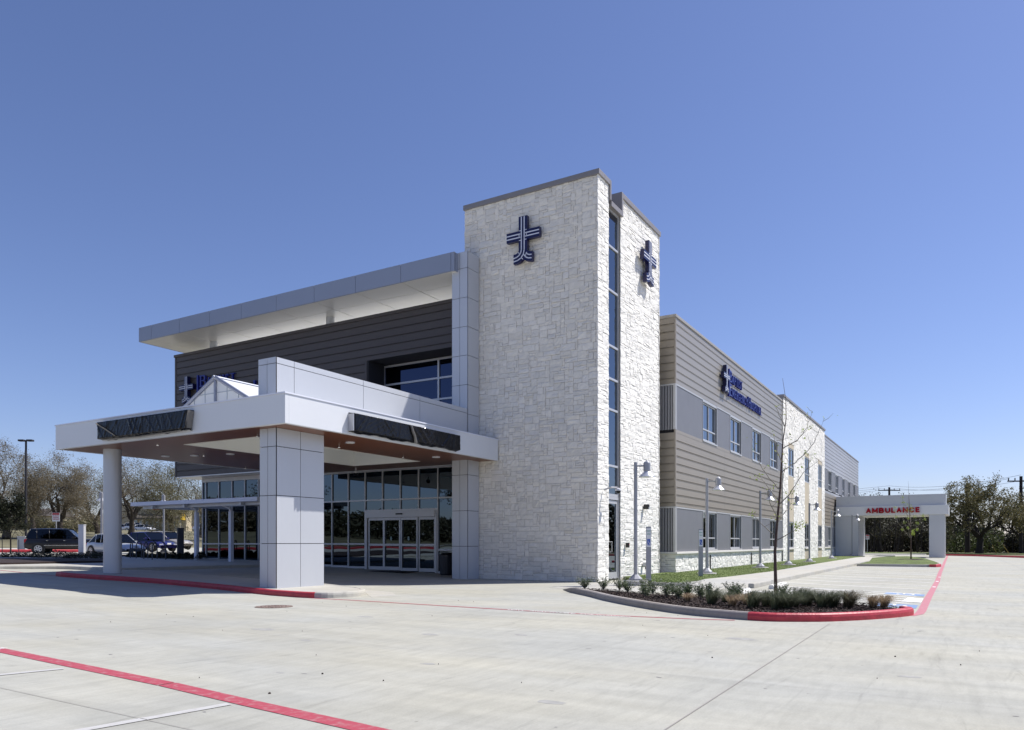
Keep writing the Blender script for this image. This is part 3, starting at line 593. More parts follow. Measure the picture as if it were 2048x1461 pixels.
# ---- white stone block
WX0, WX1 = 48.47, 65.2; WY = 9.34
Sw = lambda u, v, d: (WX0+u, WY+.03-d, v)
ww = [(50.1,51.95),(56.05,57.9),(61.95,63.75)]
MB().box(WX0+.03,WX1-.03,WY+.13,WY+.4,0,10.33).build('block_core', 'mortar', H)
holes = [(a-WX0,b-WX0,.0,7.62) for a,b in ww]
stone_face(Sw, WX1-WX0, 10.3, holes=holes, cell=.11, seed=21, amp=.026, sub=(3,2), skirt=.11).build('block_stonework', 'stone', H)
for a, b in ww:
    for c, d, e in ((7.36,7.60,.02),(2.62,5.55,.01),(0,.82,.012)): tbox(MB(), Sw, a-WX0+.01, b-WX0-.01, c, d, -.09, e).build('stucco_panel', 'stucco', H)
for a, b in ww:
    tbox(MB(), Sw, a-WX0-.05, b-WX0+.05, .825, .905, -.03, .10).build('window_sill', 'sill', H)
    window(Sw, a-WX0, b-WX0, 5.56, 7.35, H, rowlist=[6.15], glass_m='gB', fw=.055, d=-.0); window(Sw, a-WX0, b-WX0, .91, 2.61, H, rowlist=[1.46], glass_m='gD', fw=.055, d=-.0)
MB().box(WX0-.03,WX1+.03,WY-.05,WY+1.0,10.31,10.45).box(WX0-.03,WX0+.02,WY-.0,WY+1.0,9.95,10.305).build('coping', 'cap', H, bevel=.006)
MB().box(WX0+.03,WX1-.03,WY+.41,WY+.98,9.95,10.3).build('parapet_wall', 'roofm', H)
# downpipes cut into the base stone
for x in (32.7,40.3,48.3): MB().box(x,x+.05,BY-.06,BY-.02,.05,.72).build('movement_joint', 'gap', H)
# ---- upper charcoal wall over the entrance
DX = 22.25; Dk = lambda u, v, d: (DX-d, 31.78-u, v)   # u grows to the right
uw0, uw1 = 31.78-19.86, 31.78-14.95
mb = siding(Dk, .10, uw0-.10, 4.36, 9.98, top=10.05); siding(Dk, uw0-.10, uw1, 8.36, 9.98, top=10.05, mb=mb); mb.build('upper_siding', 'dark', H)
MB().box(DX-.012,DX+.1,31.685,31.80,4.34,9.98).box(DX-.01,DX+.08,19.87,19.97,4.4,8.36).box(DX+.1,89.4,31.72,31.79,4.34,9.98).build('corner_trim', 'dark', H)
MB().box(DX-.05,DX+.3,14.96,31.83,9.98,10.10).box(DX+.301,89.4,31.55,31.83,9.98,10.10).build('coping', 'dark', H, bevel=.006)
MB().box(DX,23.3,14.97,31.78,4.31,4.35).box(23.301,89.3,31.05,31.78,4.31,4.35).build('overhang_soffit', 'soffit', H)
Rc = lambda u, v, d: (23.2-d, 19.86-u, v)
mb = MB().box(DX+.01,23.2,19.80,19.86,5.2,8.36).box(DX+.01,23.2,14.97,19.79,8.365,8.39); mb.build('recess_lining', 'gap', H)
f = window(Rc, 0.0, 4.88, 5.3, 8.33, H, cols=(), rowlist=[6.75,7.56], glass_m='gN', fw=.07, d=0)
mb = MB(); tbox(mb,Rc,2.70,2.78,5.4,8.26,-.05,.002); mb.build('mullion', 'alu', f)
# ---- ground floor shopfront glazing
G0 = 31.05; Sf = lambda u, v, d: (23.2-d, G0-u, v)
ybs = [31.05,30.8,29.87,28.94,28.06,27.15,26.25,25.35,24.45,23.55,22.64,21.72,20.80]
mb = MB(); zsill = lambda y: g(y)
fw = .05
for y in ybs: tbox(mb,Sf,G0-y-fw/2,G0-y+fw/2,g(y)-.02,4.12,-.05,.03)
for y in (19.88,18.97,18.06): tbox(mb,Sf,G0-y-fw/2,G0-y+fw/2,2.58,4.12,-.05,.03)
for y in (17.13,16.25,15.4,14.99): tbox(mb,Sf,G0-y-fw/2,G0-y+fw/2,g(y)-.02,4.12,-.05,.03)
tbox(mb,Sf,0,G0-14.95,4.12,4.30,-.05,.05); tbox(mb,Sf,0,G0-14.95,2.94,3.0,-.05,.028); tbox(mb,Sf,0,G0-20.8,1.07+.1,1.13+.1,-.05,.027); tbox(mb,Sf,G0-17.13,G0-14.95,.95,1.01,-.05,.027)
for a, b in zip(ybs, ybs[1:]): tbox(mb,Sf,G0-a,G0-b,g(a)-.01,g(b)+.10,-.05,.026)
tbox(mb,Sf,G0-17.13,G0-14.95,.02,.16,-.05,.026); tbox(mb,Sf,G0-20.8,G0-17.13,2.50,2.58,-.05,.029)
sf = mb.build('shopfront', 'alu', H)
MB().quad(Sf(0,.0,-.02),Sf(G0-20.8,.0,-.02),Sf(G0-20.8,4.15,-.02),Sf(0,4.15,-.02)).quad(Sf(G0-20.8,2.5,-.02),Sf(G0-17.13,2.5,-.02),Sf(G0-17.13,4.15,-.02),Sf(G0-20.8,4.15,-.02)).quad(Sf(G0-17.13,.0,-.02),Sf(G0-14.95,.0,-.02),Sf(G0-14.95,4.15,-.02),Sf(G0-17.13,4.15,-.02)).build('pane', 'gW', sf)
mb = MB().box(23.2,23.26,31.05,31.10,.4,4.3)
for x in (24.2,25.3): mb.box(x,x+.05,31.03,31.08,.4,4.3)
mb.box(23.26,27,31.03,31.07,1.17,1.23).box(23.26,27,31.03,31.075,2.94,3.0); e = mb.build('shopfront_return', 'alu', H)
MB().quad((23.22,31.045,.3),(27,31.045,.3),(27,31.045,4.3),(23.22,31.045,4.3)).build('pane', 'gW', e)
# sliding entrance door
D0 = 20.80; Sd = lambda u, v, d: (23.2-d, D0-u, v); mb = MB(); W_ = 3.67
tbox(mb,Sd,.03,.13,.0,2.5,-.05,.06); tbox(mb,Sd,W_-.10,W_-.03,.0,2.5,-.05,.06); tbox(mb,Sd,.13,W_-.1,2.26,2.5,-.05,.10)
ed = mb.build('sliding_door', 'alu', H)
for k, (a, b, dd) in enumerate(((.18,1.0,.02),(1.0,1.86,.055),(1.88,2.72,.055),(2.74,3.55,.02))):
    mb = MB(); z0 = .16 if k < 2 else .12
    tbox(mb,Sd,a,a+.06,z0,2.25,dd-.04,dd); tbox(mb,Sd,b-.06,b,z0,2.25,dd-.04,dd); tbox(mb,Sd,a+.06,b-.06,z0,z0+.14,dd-.04,dd-.001); tbox(mb,Sd,a+.06,b-.06,2.15,2.25,dd-.04,dd-.001); tbox(mb,Sd,a+.06,b-.06,1.13,1.21,dd-.04,dd-.002)
    mb.build('door_leaf', 'alu', ed)
MB().quad(Sd(.15,.1,.0),Sd(3.56,.1,.0),Sd(3.56,2.27,.0),Sd(.15,2.27,.0)).build('pane', 'gW', ed)
mb = MB(); tbox(mb,Sd,1.70,2.0,2.36,2.42,.10,.15); mb.build('door_sensor', 'black', ed)
STK = mat('pale_sticker', (.3,.4,.38), .5)
for u in (1.40,2.28): MB().poly2([(u+.05*math.cos(q*.785),1.42+.09*math.sin(q*.785)) for q in range(8)], Sd, .056, .058).build('door_sticker', STK, ed)
# ---- roof canopy (eave) on two round posts
E0 = 32.45; Ef = lambda u, v, d: (20.85-d, E0-u, v)
us = [0]+[E0-y for y in (31.49,29.49,27.47,25.45,23.38,21.29,19.18,17.04,14.86)]+[E0-14.72]
mb = panels(Ef, us, [10.50,11.14], th=.05)
mb2 = MB().box(20.91,24.0,14.74,E0-.02,10.53,11.10); mb2.build('roof_canopy_core', 'gap', H)
mb.box(20.905,24.0,14.70,14.735,10.5,11.12); xs = [20.905,22.3,24.0]
for a, b in zip(xs, xs[1:]): mb.box(a,b-.01,E0-.02,E0+.012,10.50,11.14)
mb.build('roof_canopy_fascia', 'eave', H)
mb = MB(); ys_ = [14.74]+[17.04,19.18,21.29,23.38,25.45,27.47,29.49,31.49]+[E0-.02]; xs = [20.92,22.0,23.3,24.0]
for a, b in zip(ys_, ys_[1:]):
    for c, d in zip(xs, xs[1:]): mb.box(c+.014,d-.014,a+.014,b-.014,10.505,10.528)
mb.build('roof_canopy_soffit', 'soffit', H)
for y in (22.18, 29.51): MB().lathe(22.62,y,[(.17,9.9),(.17,10.504)],28).build('roof_post', 'acm', H, smooth=False)
# ---- grey pier beside the tower
PX, PY0, PY1 = 21.05, 14.31, 14.95; zs = [0,1.13,2.34,3.56,4.6,5.62,6.62,7.62,8.6,9.59,10.59,11.15]
Pf = lambda u, v, d: (PX-d, PY1-u, v); Ps = lambda u, v, d: (PX+.001+u, PY0-d, v)
MB().box(PX+.03,21.77,PY0+.03,PY1-.02,0,11.10).build('pier_core', 'gap', H)
mb = panels(Pf, [0,.32,.64], zs); panels(Ps, [0,.70], zs, mb=mb); mb.box(PX+.03,21.76,PY0+.03,PY1,11.105,11.15); mb.build('pier_panels', 'acm', H)
H2 = H
# ================================================================ ENTRANCE CANOPY
C = thing('entrance_canopy', 'white drive-through canopy with wood soffit in front of the entrance doors', 'canopy', (14,18,0), world=True)
X0, Y0, Y1, z0, z1, XE = 12.32, 13.52, 23.32, 4.05, 4.75, 21.74
mb = MB().box(X0,X0+.12,Y0,Y1,z0,z1).box(X0+.12,XE,Y0,Y0+.12,z0,z1).box(X0+.12,22.2,Y1-.12,Y1,z0,z1); mb.box(22.08,22.2,Y0+1.5,Y1-.12,z0,4.3)
mb.build('fascia', 'fascia', C, bevel=.006)
MB().box(X0-.02,X0+.16,Y0-.02,Y1+.02,z1,z1+.035).box(X0+.16,XE,Y0-.02,Y0+.16,z1,z1+.035).box(X0+.16,22.2,Y1-.16,Y1+.02,z1,z1+.035).build('edge_trim', 'whites', C)
OX0, OX1, OY0, OY1 = 13.6, 20.6, 15.98, 19.05
mb = MB()
for a, b, c, d in ((X0+.12,OX0,Y0+.12,Y1-.12),(OX1,22.08,Y0+.12,Y1-.12),(OX0,OX1,Y0+.12,OY0),(OX0,OX1,OY1,Y1-.12)): mb.box(a-(.0 if a < OX0 else -.0),b,c,d,z0+.015,z0+.06)
mb.build('soffit', 'wood', C)
mb = MB()
for a, b, c, d in ((X0+.12,OX0,Y0+.12,Y1-.12),(OX1,22.08,Y0+.12,Y1-.12),(OX0,OX1,Y0+.12,OY0),(OX0,OX1,OY1,Y1-.12)): mb.box(a,b,c,d,4.60,4.66)
mb.build('canopy_roof', 'roofm', C)
mb = MB().box(OX0+.001,OX0+.05,OY0+.001,OY1-.001,z0+.005,4.95).box(OX1-.05,OX1-.001,OY0+.001,OY1-.001,z0+.005,4.95).box(OX0+.05,OX1-.05,OY0+.001,OY0+.05,z0+.005,4.95).box(OX0+.05,OX1-.05,OY1-.05,OY1-.001,z0+.005,4.95)
mb.build('light_well', 'inner', C)
for x in (14.5,17.0,19.4): MB().box(x,x+.12,OY0+.05,OY1-.05,4.62,4.74).build('cross_beam', 'inner', C)
# skylight
ry, rz, ez, eh = 17.5, 5.78, 4.93, 1.62
sk = MB().add([(13.5,ry-eh,ez),(13.5,ry,rz),(20.7,ry,rz),(20.7,ry-eh,ez),(13.5,ry+eh,ez),(20.7,ry+eh,ez)],[(0,1,2,3),(1,4,5,2),(0,4,1),(3,2,5)]).build('skylight', 'poly', C)
mb = MB()
for s in (-1,1):
    mb.tube([(13.47,ry+s*(eh+.05),ez-.03),(13.47,ry,rz+.01)],.055,6); mb.tube([(20.73,ry+s*(eh+.05),ez-.03),(20.73,ry,rz+.01)],.055,6); mb.tube([(13.4,ry+s*(eh+.02),ez-.02),(20.75,ry+s*(eh+.02),ez-.02)],.05,6)
mb.tube([(13.4,ry,rz+.015),(20.75,ry,rz+.015)],.035,6); mb.box(13.45,13.50,ry-.035,ry+.035,ez-.02,rz)
mb.build('skylight_frame', mat('skylight_frame', (.27,.29,.36), .45, .2), sk)
mb = MB()
for z in (5.08,5.36):
    hw = eh*(rz-z)/(rz-ez); mb.box(13.485,13.497,ry-hw,ry+hw,z-.009,z+.009)
for y in (-.46,-.92,.46,.92): hz = rz-(rz-ez)*abs(y)/eh; mb.box(13.486,13.498,ry+y-.008,ry+y+.008,ez,hz)
mb.build('glazing_bars', mat('pale_bar', (.42,.47,.52), .5), sk)
# columns
NX, NY = 12.75, 14.31; zs = [.10,1.23,2.41,3.61,4.06]
cb = MB().box(NX+.03,NX+1.58,NY+.03,NY+.54,0,4.06).build('square_column', 'gap', C)
mb = panels(lambda u,v,d:(NX-d,NY+.57-u,v),[0,.285,.57],zs); panels(lambda u,v,d:(NX+u,NY-d,v),[0.001,.80,1.61],zs,mb=mb); panels(lambda u,v,d:(NX+1.61+d,NY+u,v),[.001,.569],zs,mb=mb); panels(lambda u,v,d:(NX+1.609-u,NY+.57+d,v),[.001,.80,1.608],zs,mb=mb)
mb.build('cladding', 'acm', cb)
MB().lathe(13.27,21.97,[(.25,.2),(.25,4.066)],40).build('round_column', 'acm', C)
# parapet beam
zs = [4.66,5.64,5.79]; mb = panels(lambda u,v,d:(NX-d,PY1-.02-u,v),[0,.31,.62],zs); panels(lambda u,v,d:(NX+u,NY-d,v),[.001,13.34-NX,15.88-NX,18.44-NX,21.04-NX],zs,mb=mb)
cb = MB().box(NX+.03,21.03,NY+.03,PY1-.05,4.66,5.75).build('parapet_beam', 'gap', C)
mb.box(NX+.02,21.03,NY+.02,PY1-.04,5.752,5.79).box(NX+.03,21.03,PY1-.045,PY1-.02,4.66,5.75); mb.build('cladding', 'acm', cb)
FL = mat('frosted_lens', (.85,.83,.76), .3)
for x, y in ((15.7,14.64),(19.81,14.71),(15.09,22.06),(15.8,19.8),(19.2,22.2),(15.48,21.13)):
    dl = MB().lathe(x,y,[(.13,z0-.012),(.13,z0+.014)],20).build('downlight', 'whites', C); MB().lathe(x,y,[(.095,z0-.016),(.095,z0-.0125)],16).build('lens', FL, dl)
for x, y in ((13.01,19.37),(15.37,20.52),(16.01,15.35),(18.98,15.4),(13.25,15.54),(18.8,22.7)): MB().lathe(x,y,[(.03,z0-.07),(.035,z0-.05),(.012,z0-.04),(.012,z0+.014)],10).build('sprinkler_head', 'chrome', C)
def dome_camera(label, pts, top, cc):
    o = thing('security_camera', label, 'security camera', pts[0], world=True)
    MB().tube(pts,.028,8).build('bracket','galv',o)
    x,y,z = top; MB().lathe(x,y,[(.03,z+.08),(.085,z+.05),(.095,z),(.09,z-.01)],18).build('housing','util',o)
    MB().lathe(x,y,[(.085,z-.011),(.08,z-.05),(.05,z-.09),(.01,z-.10)],18).build('lens_dome','cglass',o,smooth=True); return o
cx_ = 22.3; yy = 20.7
dome_camera('small dome camera hanging from the wood soffit before the entrance doors', [(21.0,19.3,4.05),(21.0,19.3,3.93)], (21.0,19.3,3.86), 0)
dome_camera('white dome camera on a wall arm beside the tall tower window', [(22.15,9.78,2.95),(22.2,9.55,3.02),(22.38,9.42,3.02)], (22.42,9.40,2.93), 0)
# wrapped signs on the fascia
def wrapped(name_label, T, L, Ht, seed, folds):
    o = tag(None, None) if False else thing('wrapped_sign', name_label, 'wrapped sign', T(0,0,0), world=True)
    rr = random.Random(seed); nu, nv = 90, 14; vs = []; fs = []
    nu, nv = 150, 20
    ph = [(rr.uniform(0,6.28), rr.uniform(4,30), rr.uniform(-2.5,2.5), rr.uniform(.3,1)) for _ in range(12)]
    cr = [(rr.uniform(.02,.98), rr.uniform(-.12,.12), rr.uniform(.003,.008), rr.uniform(.5,1)) for _ in range(26)]
    for j in range(nv+1):
        for i in range(nu+1):
            u, v = i/nu, j/nv; e = min(1, min(v,1-v)*16)*min(1, min(u,1-u)*70)
            d = .05+.135*min(1,e*1.6)+sum(a*.0016*math.sin(p_+k*6.28*(u*L/1.6+s_*v*.3)) for p_,k,s_,a in ph)*e
            for c0, sl_, w_, a_ in cr: d += .017*a_*math.exp(-((u-c0-sl_*(v-.5))/w_)**2)*e
            if folds: d += .014*e*math.exp(-((u-.60)/.10)**2)*math.sin(95*(u+v*.12))
            edge = (.016*math.sin(u*21+seed)+.008*math.sin(u*67)) if j in (0,nv) else 0
            skew = (.10*(1-v) if u > .99 else 0)
            vs.append(T(u*L-skew, v*Ht+edge, d if 0 < j < nv and 0 < i < nu else .01))
    for j in range(nv):
        for i in range(nu): q = j*(nu+1)+i; fs.append((q,q+1,q+nu+2,q+nu+1))
    MB().add(vs, fs).build('plastic_wrap', 'wrap', o, smooth=True)
    return o
WR = lambda u,v,d:(14.43+u, Y0-.002-d, 4.11+v); o = wrapped('black plastic wrapped sign on the sunlit side of the white canopy fascia', WR, 4.85, .50, 3, True)
MB().box(14.415,14.44,Y0-.19,Y0-.003,4.13,4.57).build('cabinet_end', 'galv', o); mb = MB(); mb.tube([(16.75,Y0-.215,4.57),(16.80,Y0-.225,4.42),(16.90,Y0-.225,4.28),(16.98,Y0-.20,4.11)],[.035,.04,.045,.05],6); mb.build('tape_strip', 'tape', o)
WL = lambda u,v,d:(X0-.002-d, 20.87-u, 4.14+v); o = wrapped('black plastic wrapped sign on the shaded front of the white canopy fascia', WL, 4.05, .52, 8, False)
mb = MB().tube([(X0-.215,20.83,4.60),(X0-.22,20.4,4.42),(X0-.21,19.95,4.2)],.016,6).build('cord', mat('tan_cord', (.33,.28,.2), .8), o)
mb = MB().quad((X0-.20,16.815,4.62),(X0-.02,16.80,4.62),(X0-.02,16.90,4.18),(X0-.20,16.93,4.18)); mb.tube([(X0-.1,20.7,4.15),(X0-.1,19,4.12),(X0-.1,17.2,4.15)],.022,6); mb.build('tape_strip', 'tape', o)
# bin and mat under the canopy
o = thing('litter_bin', 'dark round litter bin beside the grey pier and entrance glass', 'litter bin', (22.55,16.25,.05), world=True)
MB().lathe(22.55,16.25,[(.23,.05),(.26,.10),(.28,.75)],18).build('bin_body', mat('charcoal_plastic', (.02,.021,.028), .5), o); MB().lathe(22.55,16.25,[(.29,.752),(.29,.80),(.2,.88),(.05,.90)],18).build('lid', 'black', o)
tag(MB().box(22.0,23.0,17.9,19.8,.13,.155).build('door_mat', mat('mat_rubber', (.012,.012,.014), .9, var=.3, scale=30)), 'black rubber mat on the floor before the sliding doors', 'door mat')
# ================================================================ AMBULANCE CANOPY
A = thing('ambulance_canopy', 'grey ambulance bay canopy at the far end of the building', 'canopy', (72,5,0), world=True)
AX = 71.0
Ta = lambda u, v, d: (AX-d, 8.98-u, v)
mb = MB().box(AX+.1,AX+6,.72,9.3,3.6,4.38); ac = mb.build('fascia_band', 'fascia', A, bevel=.01)
MB().box(AX+.35,AX+5.75,.95,9.3,3.57,3.598).build('soffit', 'soffit', A)
us = [0,1.3,3.75,6.2,7.6,8.05]
mb = panels(lambda u,v,d:(AX+.35-d,8.98-u,v),us,[4.38,5.15,5.3],gp=.018); mb.box(AX+.36,AX+5.7,.93,9.3,4.381,5.29); mb.build('parapet', 'acm', A)
mb = MB(); panels(lambda u,v,d:(AX+.2-d,2.13-u,v),[0,.62,1.13],[.03,.9,1.9,3.1,3.6],mb=mb,gp=.018); mb.box(AX+.21,AX+1.4,1.0,2.13,.03,3.56); mb.build('column', 'acm', A); MB().box(AX+4.4,AX+5.6,1.0,2.13,.03,3.56).build('column', 'acm', A)
mb = MB(); panels(lambda u,v,d:(AX+.2-d,9.35-u,v),[0,.35,1.85],[-.1,1.2,2.3,3.25,3.6],mb=mb,gp=.018); mb.box(AX+.21,AX+5.6,7.5,9.35,-.1,3.6); mb.build('side_pier', 'acm', A)
sg = thing('ambulance_sign', 'red AMBULANCE letters on the white band of the far canopy', 'sign', (AX,5,4), world=True)
stroke_text('AMBULANCE', Ta, 8.98-6.87, 3.78, 4.06, .45, .0, .09, mat('red_face', (.36,.008,.02), .75, spec=.15), sg, 'lettering', .112, 0, .20)
# side walk canopy
K = thing('walkway_canopy', 'slim pale metal walkway canopy along the left part of the shopfront', 'canopy', (21.4,28,0), world=True)
mb = MB().box(20.6,21.5,24.2,32.7,2.93,3.10); mb.build('roof_plate', 'whites', K, bevel=.01); mb = MB().box(20.9,21.05,24.2,32.2,2.80,2.928)
for y in (25.3,28.95,31.2): mb.box(20.7,23.1,y,y+.12,2.79,2.925)
mb.build('beam', 'acm', K)
for x, y in ((21.5,29.2),(21.5,26.9)):
    mb = MB().box(x-.07,x+.08,y-.08,y+.08,g(y)-.02,2.6).tube([(x,y,2.55),(x-.02,y+.05,2.75),(x-.15,y+.35,2.88),(x-.4,y+.8,2.9)],.07,8); mb.build('post', 'whites', K)
# ================================================================ SIGNS ON THE WALLS
def emblem(T, cu, cv, s, parent, d0=.0, dep=.14, nm_='cross_emblem'):
    P = [(-.16,.77),(.16,.77),(.16,.30),(.63,.30),(.63,-.02),(.16,-.02),(.16,-.35),(.20,-.42),(.27,-.45),(.36,-.45),(.36,-.77),(.27,-.77),(.14,-.74),(.05,-.69),(0,-.64),(-.05,-.69),(-.14,-.74),(-.27,-.77),(-.36,-.77),(-.36,-.45),(-.27,-.45),(-.20,-.42),(-.16,-.35),(-.16,-.02),(-.63,-.02),(-.63,.30),(-.16,.30)]
    P = [(cu+a*s, cv+b*s) for a, b in P]
    e = MB().poly2(P, T, d0, d0+dep).build(nm_, 'navy', parent)
    mb = MB(); F = d0+dep+.008
    def st(pts, wd=.034):
        for (a,b),(c,d) in zip(pts, pts[1:]):
            l = math.hypot(c-a,d-b) or 1; nx, ny = -(d-b)/l*wd/2, (c-a)/l*wd/2; ex, ey = (c-a)/l*wd*.2, (d-b)/l*wd*.2
            mb.poly2([(cu+(a-ex+nx)*s,cv+(b-ey+ny)*s),(cu+(a-ex-nx)*s,cv+(b-ey-ny)*s),(cu+(c+ex-nx)*s,cv+(d+ey-ny)*s),(cu+(c+ex+nx)*s,cv+(d+ey+ny)*s)], T, F-.012, F)
    for x in (-.055,.055): st([(x,.75),(x,.03)]); 
    for y in (.195,.085):
        st([(-.62,y),(-.10,y)]); st([(.10,y),(.61,y)])
    for x in (-.14,.14): st([(x,.20),(x,.08)],.02)
    for y in (.30,-.02): st([(-.14,y),(-.07,y)],.02); st([(.07,y),(.14,y)],.02)
    st([(-.055,.03),(-.055,-.34),(-.08,-.44),(-.15,-.52),(-.25,-.565),(-.35,-.58)]); st([(.055,.03),(.055,-.36),(.02,-.50),(-.07,-.61),(-.2,-.67),(-.35,-.69)])
    st([(.03,-.50),(.10,-.60),(.20,-.66),(.33,-.68)]); st([(.13,-.46),(.17,-.52),(.24,-.555),(.33,-.565)]); st([(.13,-.46),(.10,-.59)],.02); st([(-.05,-.60),(.0,-.66)],.02); st([(-.16,-.40),(-.13,-.49)],.02)
    mb.build('inlay_stripes', 'whites', e); return e
for lab, T, a, b in (('dark blue cross emblem with white inlay on the shaded front of the stone tower', lambda u,v,d:(TX-.02-d,-u,v), -12.44, 11.33), ('dark blue cross emblem on the sunlit side of the stone tower', lambda u,v,d:(u,TY-.04-d,v), 25.80, 11.36)):
    s_ = thing('cross_sign', lab, 'sign', T(a,b,0), world=True, group='cross emblems on the tower'); emblem(T, a, b, 1.0, s_, .05)
def word_sign(label, T, u0, v0, k):
    s_ = thing('hospital_name_sign', label, 'sign', T(u0,v0,0), world=True)
    emblem(T, u0, v0, .82*k, s_, .04, .16)
    mb = MB(); tbox(mb,T,u0+.70*k,u0+.79*k,v0-.68*k,v0+.62*k,.03,.13); mb.build('divider_bar', 'blueface', s_)
    def word(txt, u, v, hc, hs, wc, ws):
        stroke_text(txt[0], T, u, v, wc, hc, .0, .10, 'blueface', s_, 'capital_letter', .075, .07)
        stroke_text(txt[1:], T, u+wc+.07, v, ws-.03, hs, .0, .10, 'blueface', s_, 'lettering', .052, .045, .40)
    word('BAPTIST', u0+.90*k, v0+.04*k, .56*k, .42*k, .42*k, 1.95*k); word('EMERGENCY', u0+.90*k, v0-.60*k, .56*k, .42*k, .40*k, 3.05*k); word('HOSPITAL', u0+4.60*k, v0-.60*k, .56*k, .42*k, .48*k, 2.45*k)
word_sign('blue Baptist Emergency Hospital letters and cross on the sunlit side wall', lambda u,v,d:(u,BY-.005-d,v), 34.85, 8.83, 1.0)
word_sign('blue Baptist lettering and cross on the dark wall behind the canopy skylight', lambda u,v,d:(DX-.005-d,-u,v), -30.71, 8.33, .97)
# small wall fittings on the tower
o = thing('wall_lamp', 'small black wall lamp on the white stone tower above the entry reader', 'wall lamp', (25.77,9.7,2.55), world=True)
MB().box(25.70,25.84,9.60,9.80,2.46,2.64).build('housing', 'black', o, bevel=.03); MB().box(25.71,25.83,9.58,9.60,2.46,2.54).build('lens', 'headl', o)
o = thing('card_reader', 'small dark card reader on the stone beside the tall glass door', 'card reader', (24.05,9.7,1.16), world=True); MB().box(24.0,24.10,9.68,9.79,1.08,1.25).build('reader_body', 'black', o, bevel=.01); MB().box(24.03,24.07,9.675,9.679,1.18,1.21).build('indicator', 'signr', o)
o = thing('hose_bib_box', 'small grey utility box low on the white stone tower', 'utility box', (25.67,9.7,.46), world=True); MB().box(25.60,25.74,9.66,9.79,.40,.54).build('box_body', 'galv', o, bevel=.01); MB().tube([(25.67,9.70,.40),(25.67,9.70,.30)],.02,8).build('spout', 'iron', o)
# ================================================================ LAMPS, POSTS, RACKS
def lamp_post(label, x, y, ang, arm=.42, h=3.60, group='pedestrian lamp posts along the walk', foot_r=.36):
    o = thing('lamp_post', label, 'lamp post', (x, y, g(y)), ang, group)
    MB().lathe(0,0,[(foot_r,-.05),(foot_r,.13),(foot_r-.02,.15)],28).build('footing', 'foot', o)
    MB().lathe(0,0,[(.20,.15),(.20,.20),(.085,.31),(.07,.32)],8).build('base_cover', 'pole', o)
    MB().lathe(0,0,[(.055,.15),(.052,h),(.045,h+.015)],16).build('pole', 'pole', o)
    MB().tube([(0,0,h-.10),(arm,0,h-.10)],.024,8).build('arm', 'pole', o)
    hd = MB().lathe(arm,0,[(.02,h+.06),(.09,h-.00),(.105,h-.03),(.105,h-.24),(.09,h-.27)],18).build('lamp_head', 'pole', o)
    MB().lathe(arm,0,[(.085,h-.26),(.12,h-.30),(.235,h-.42),(.235,h-.432),(.10,h-.40)],22).build('lamp_shade', 'shade', hd)
    return o
lp = [(20.75,8.15,'nearest lamp post, beside the tall glass door of the tower'),(27.3,7.95,'second lamp post, behind the farther accessible parking post'),(35.0,7.75,'third lamp post, just left of the thin young tree'),
      (40.2,7.5,'fourth lamp post, before the near edge of the white stone block'),(47.4,7.65,'fifth lamp post, before the middle of the white stone block'),(58.6,7.95,'sixth lamp post, before the far grey wing windows'),(70.0,7.85,'farthest lamp post, in front of the ambulance canopy side pier')]
for i, (x, y, lb) in enumerate(lp): lamp_post(lb, x, y, R(-90 if i else -78), .33 if i == 0 else .42)
lamp_post('lamp post behind the round canopy column near the parked silver car', 22.9, 38.9, R(62), .30, 3.35, foot_r=.42)
lamp_post('lamp post half hidden behind the side walkway canopy', 27.6, 40.5, R(60), .3, 3.5)
def acc_post(label, x, y, h=1.73):
    o = thing('accessible_parking_post', label, 'parking sign post', (x,y,0), R(25), 'accessible parking posts')
    MB().box(-.045,.045,-.075,.075,0,h).build('post', 'pole', o, bevel=.006)
    p = MB().box(-.053,-.0455,-.066,.066,h-.60,h-.05).build('sign_plate', 'signw', o)
    T = lambda u, v, d: (-.054-d, -u, v)
    curve_text('RESERVED', T, -.056, h-.15, .112, .036, .002, 'signg', p, 'lettering', .0); curve_text('PARKING', T, -.05, h-.24, .10, .036, .002, 'signg', p, 'lettering', .0)
    mb = MB(); tbox(mb,T,-.045,.045,h-.56,h-.37,0,.002); mb.build('symbol_panel', 'signb', p)
    mb = MB(); mb.tube([T(-.012,h-.40,.004),T(-.012,h-.397,.004)],.012,8)
    mb.tube([T(-.012,h-.42,.004),T(-.005,h-.475,.004),T(.02,h-.48,.004),T(.032,h-.53,.004)],.006,6); mb.tube([T(-.012+.032*math.cos(q*.6+2.6),h-.51+.032*math.sin(q*.6+2.6),.004) for q in range(8)],.005,6)
    return o, mb.build('wheelchair_symbol', 'signw', p)
acc_post('accessible parking post right beside the nearest lamp post', 21.2, 7.92); acc_post('accessible parking post on the grass left of the second lamp post', 25.3, 7.58)
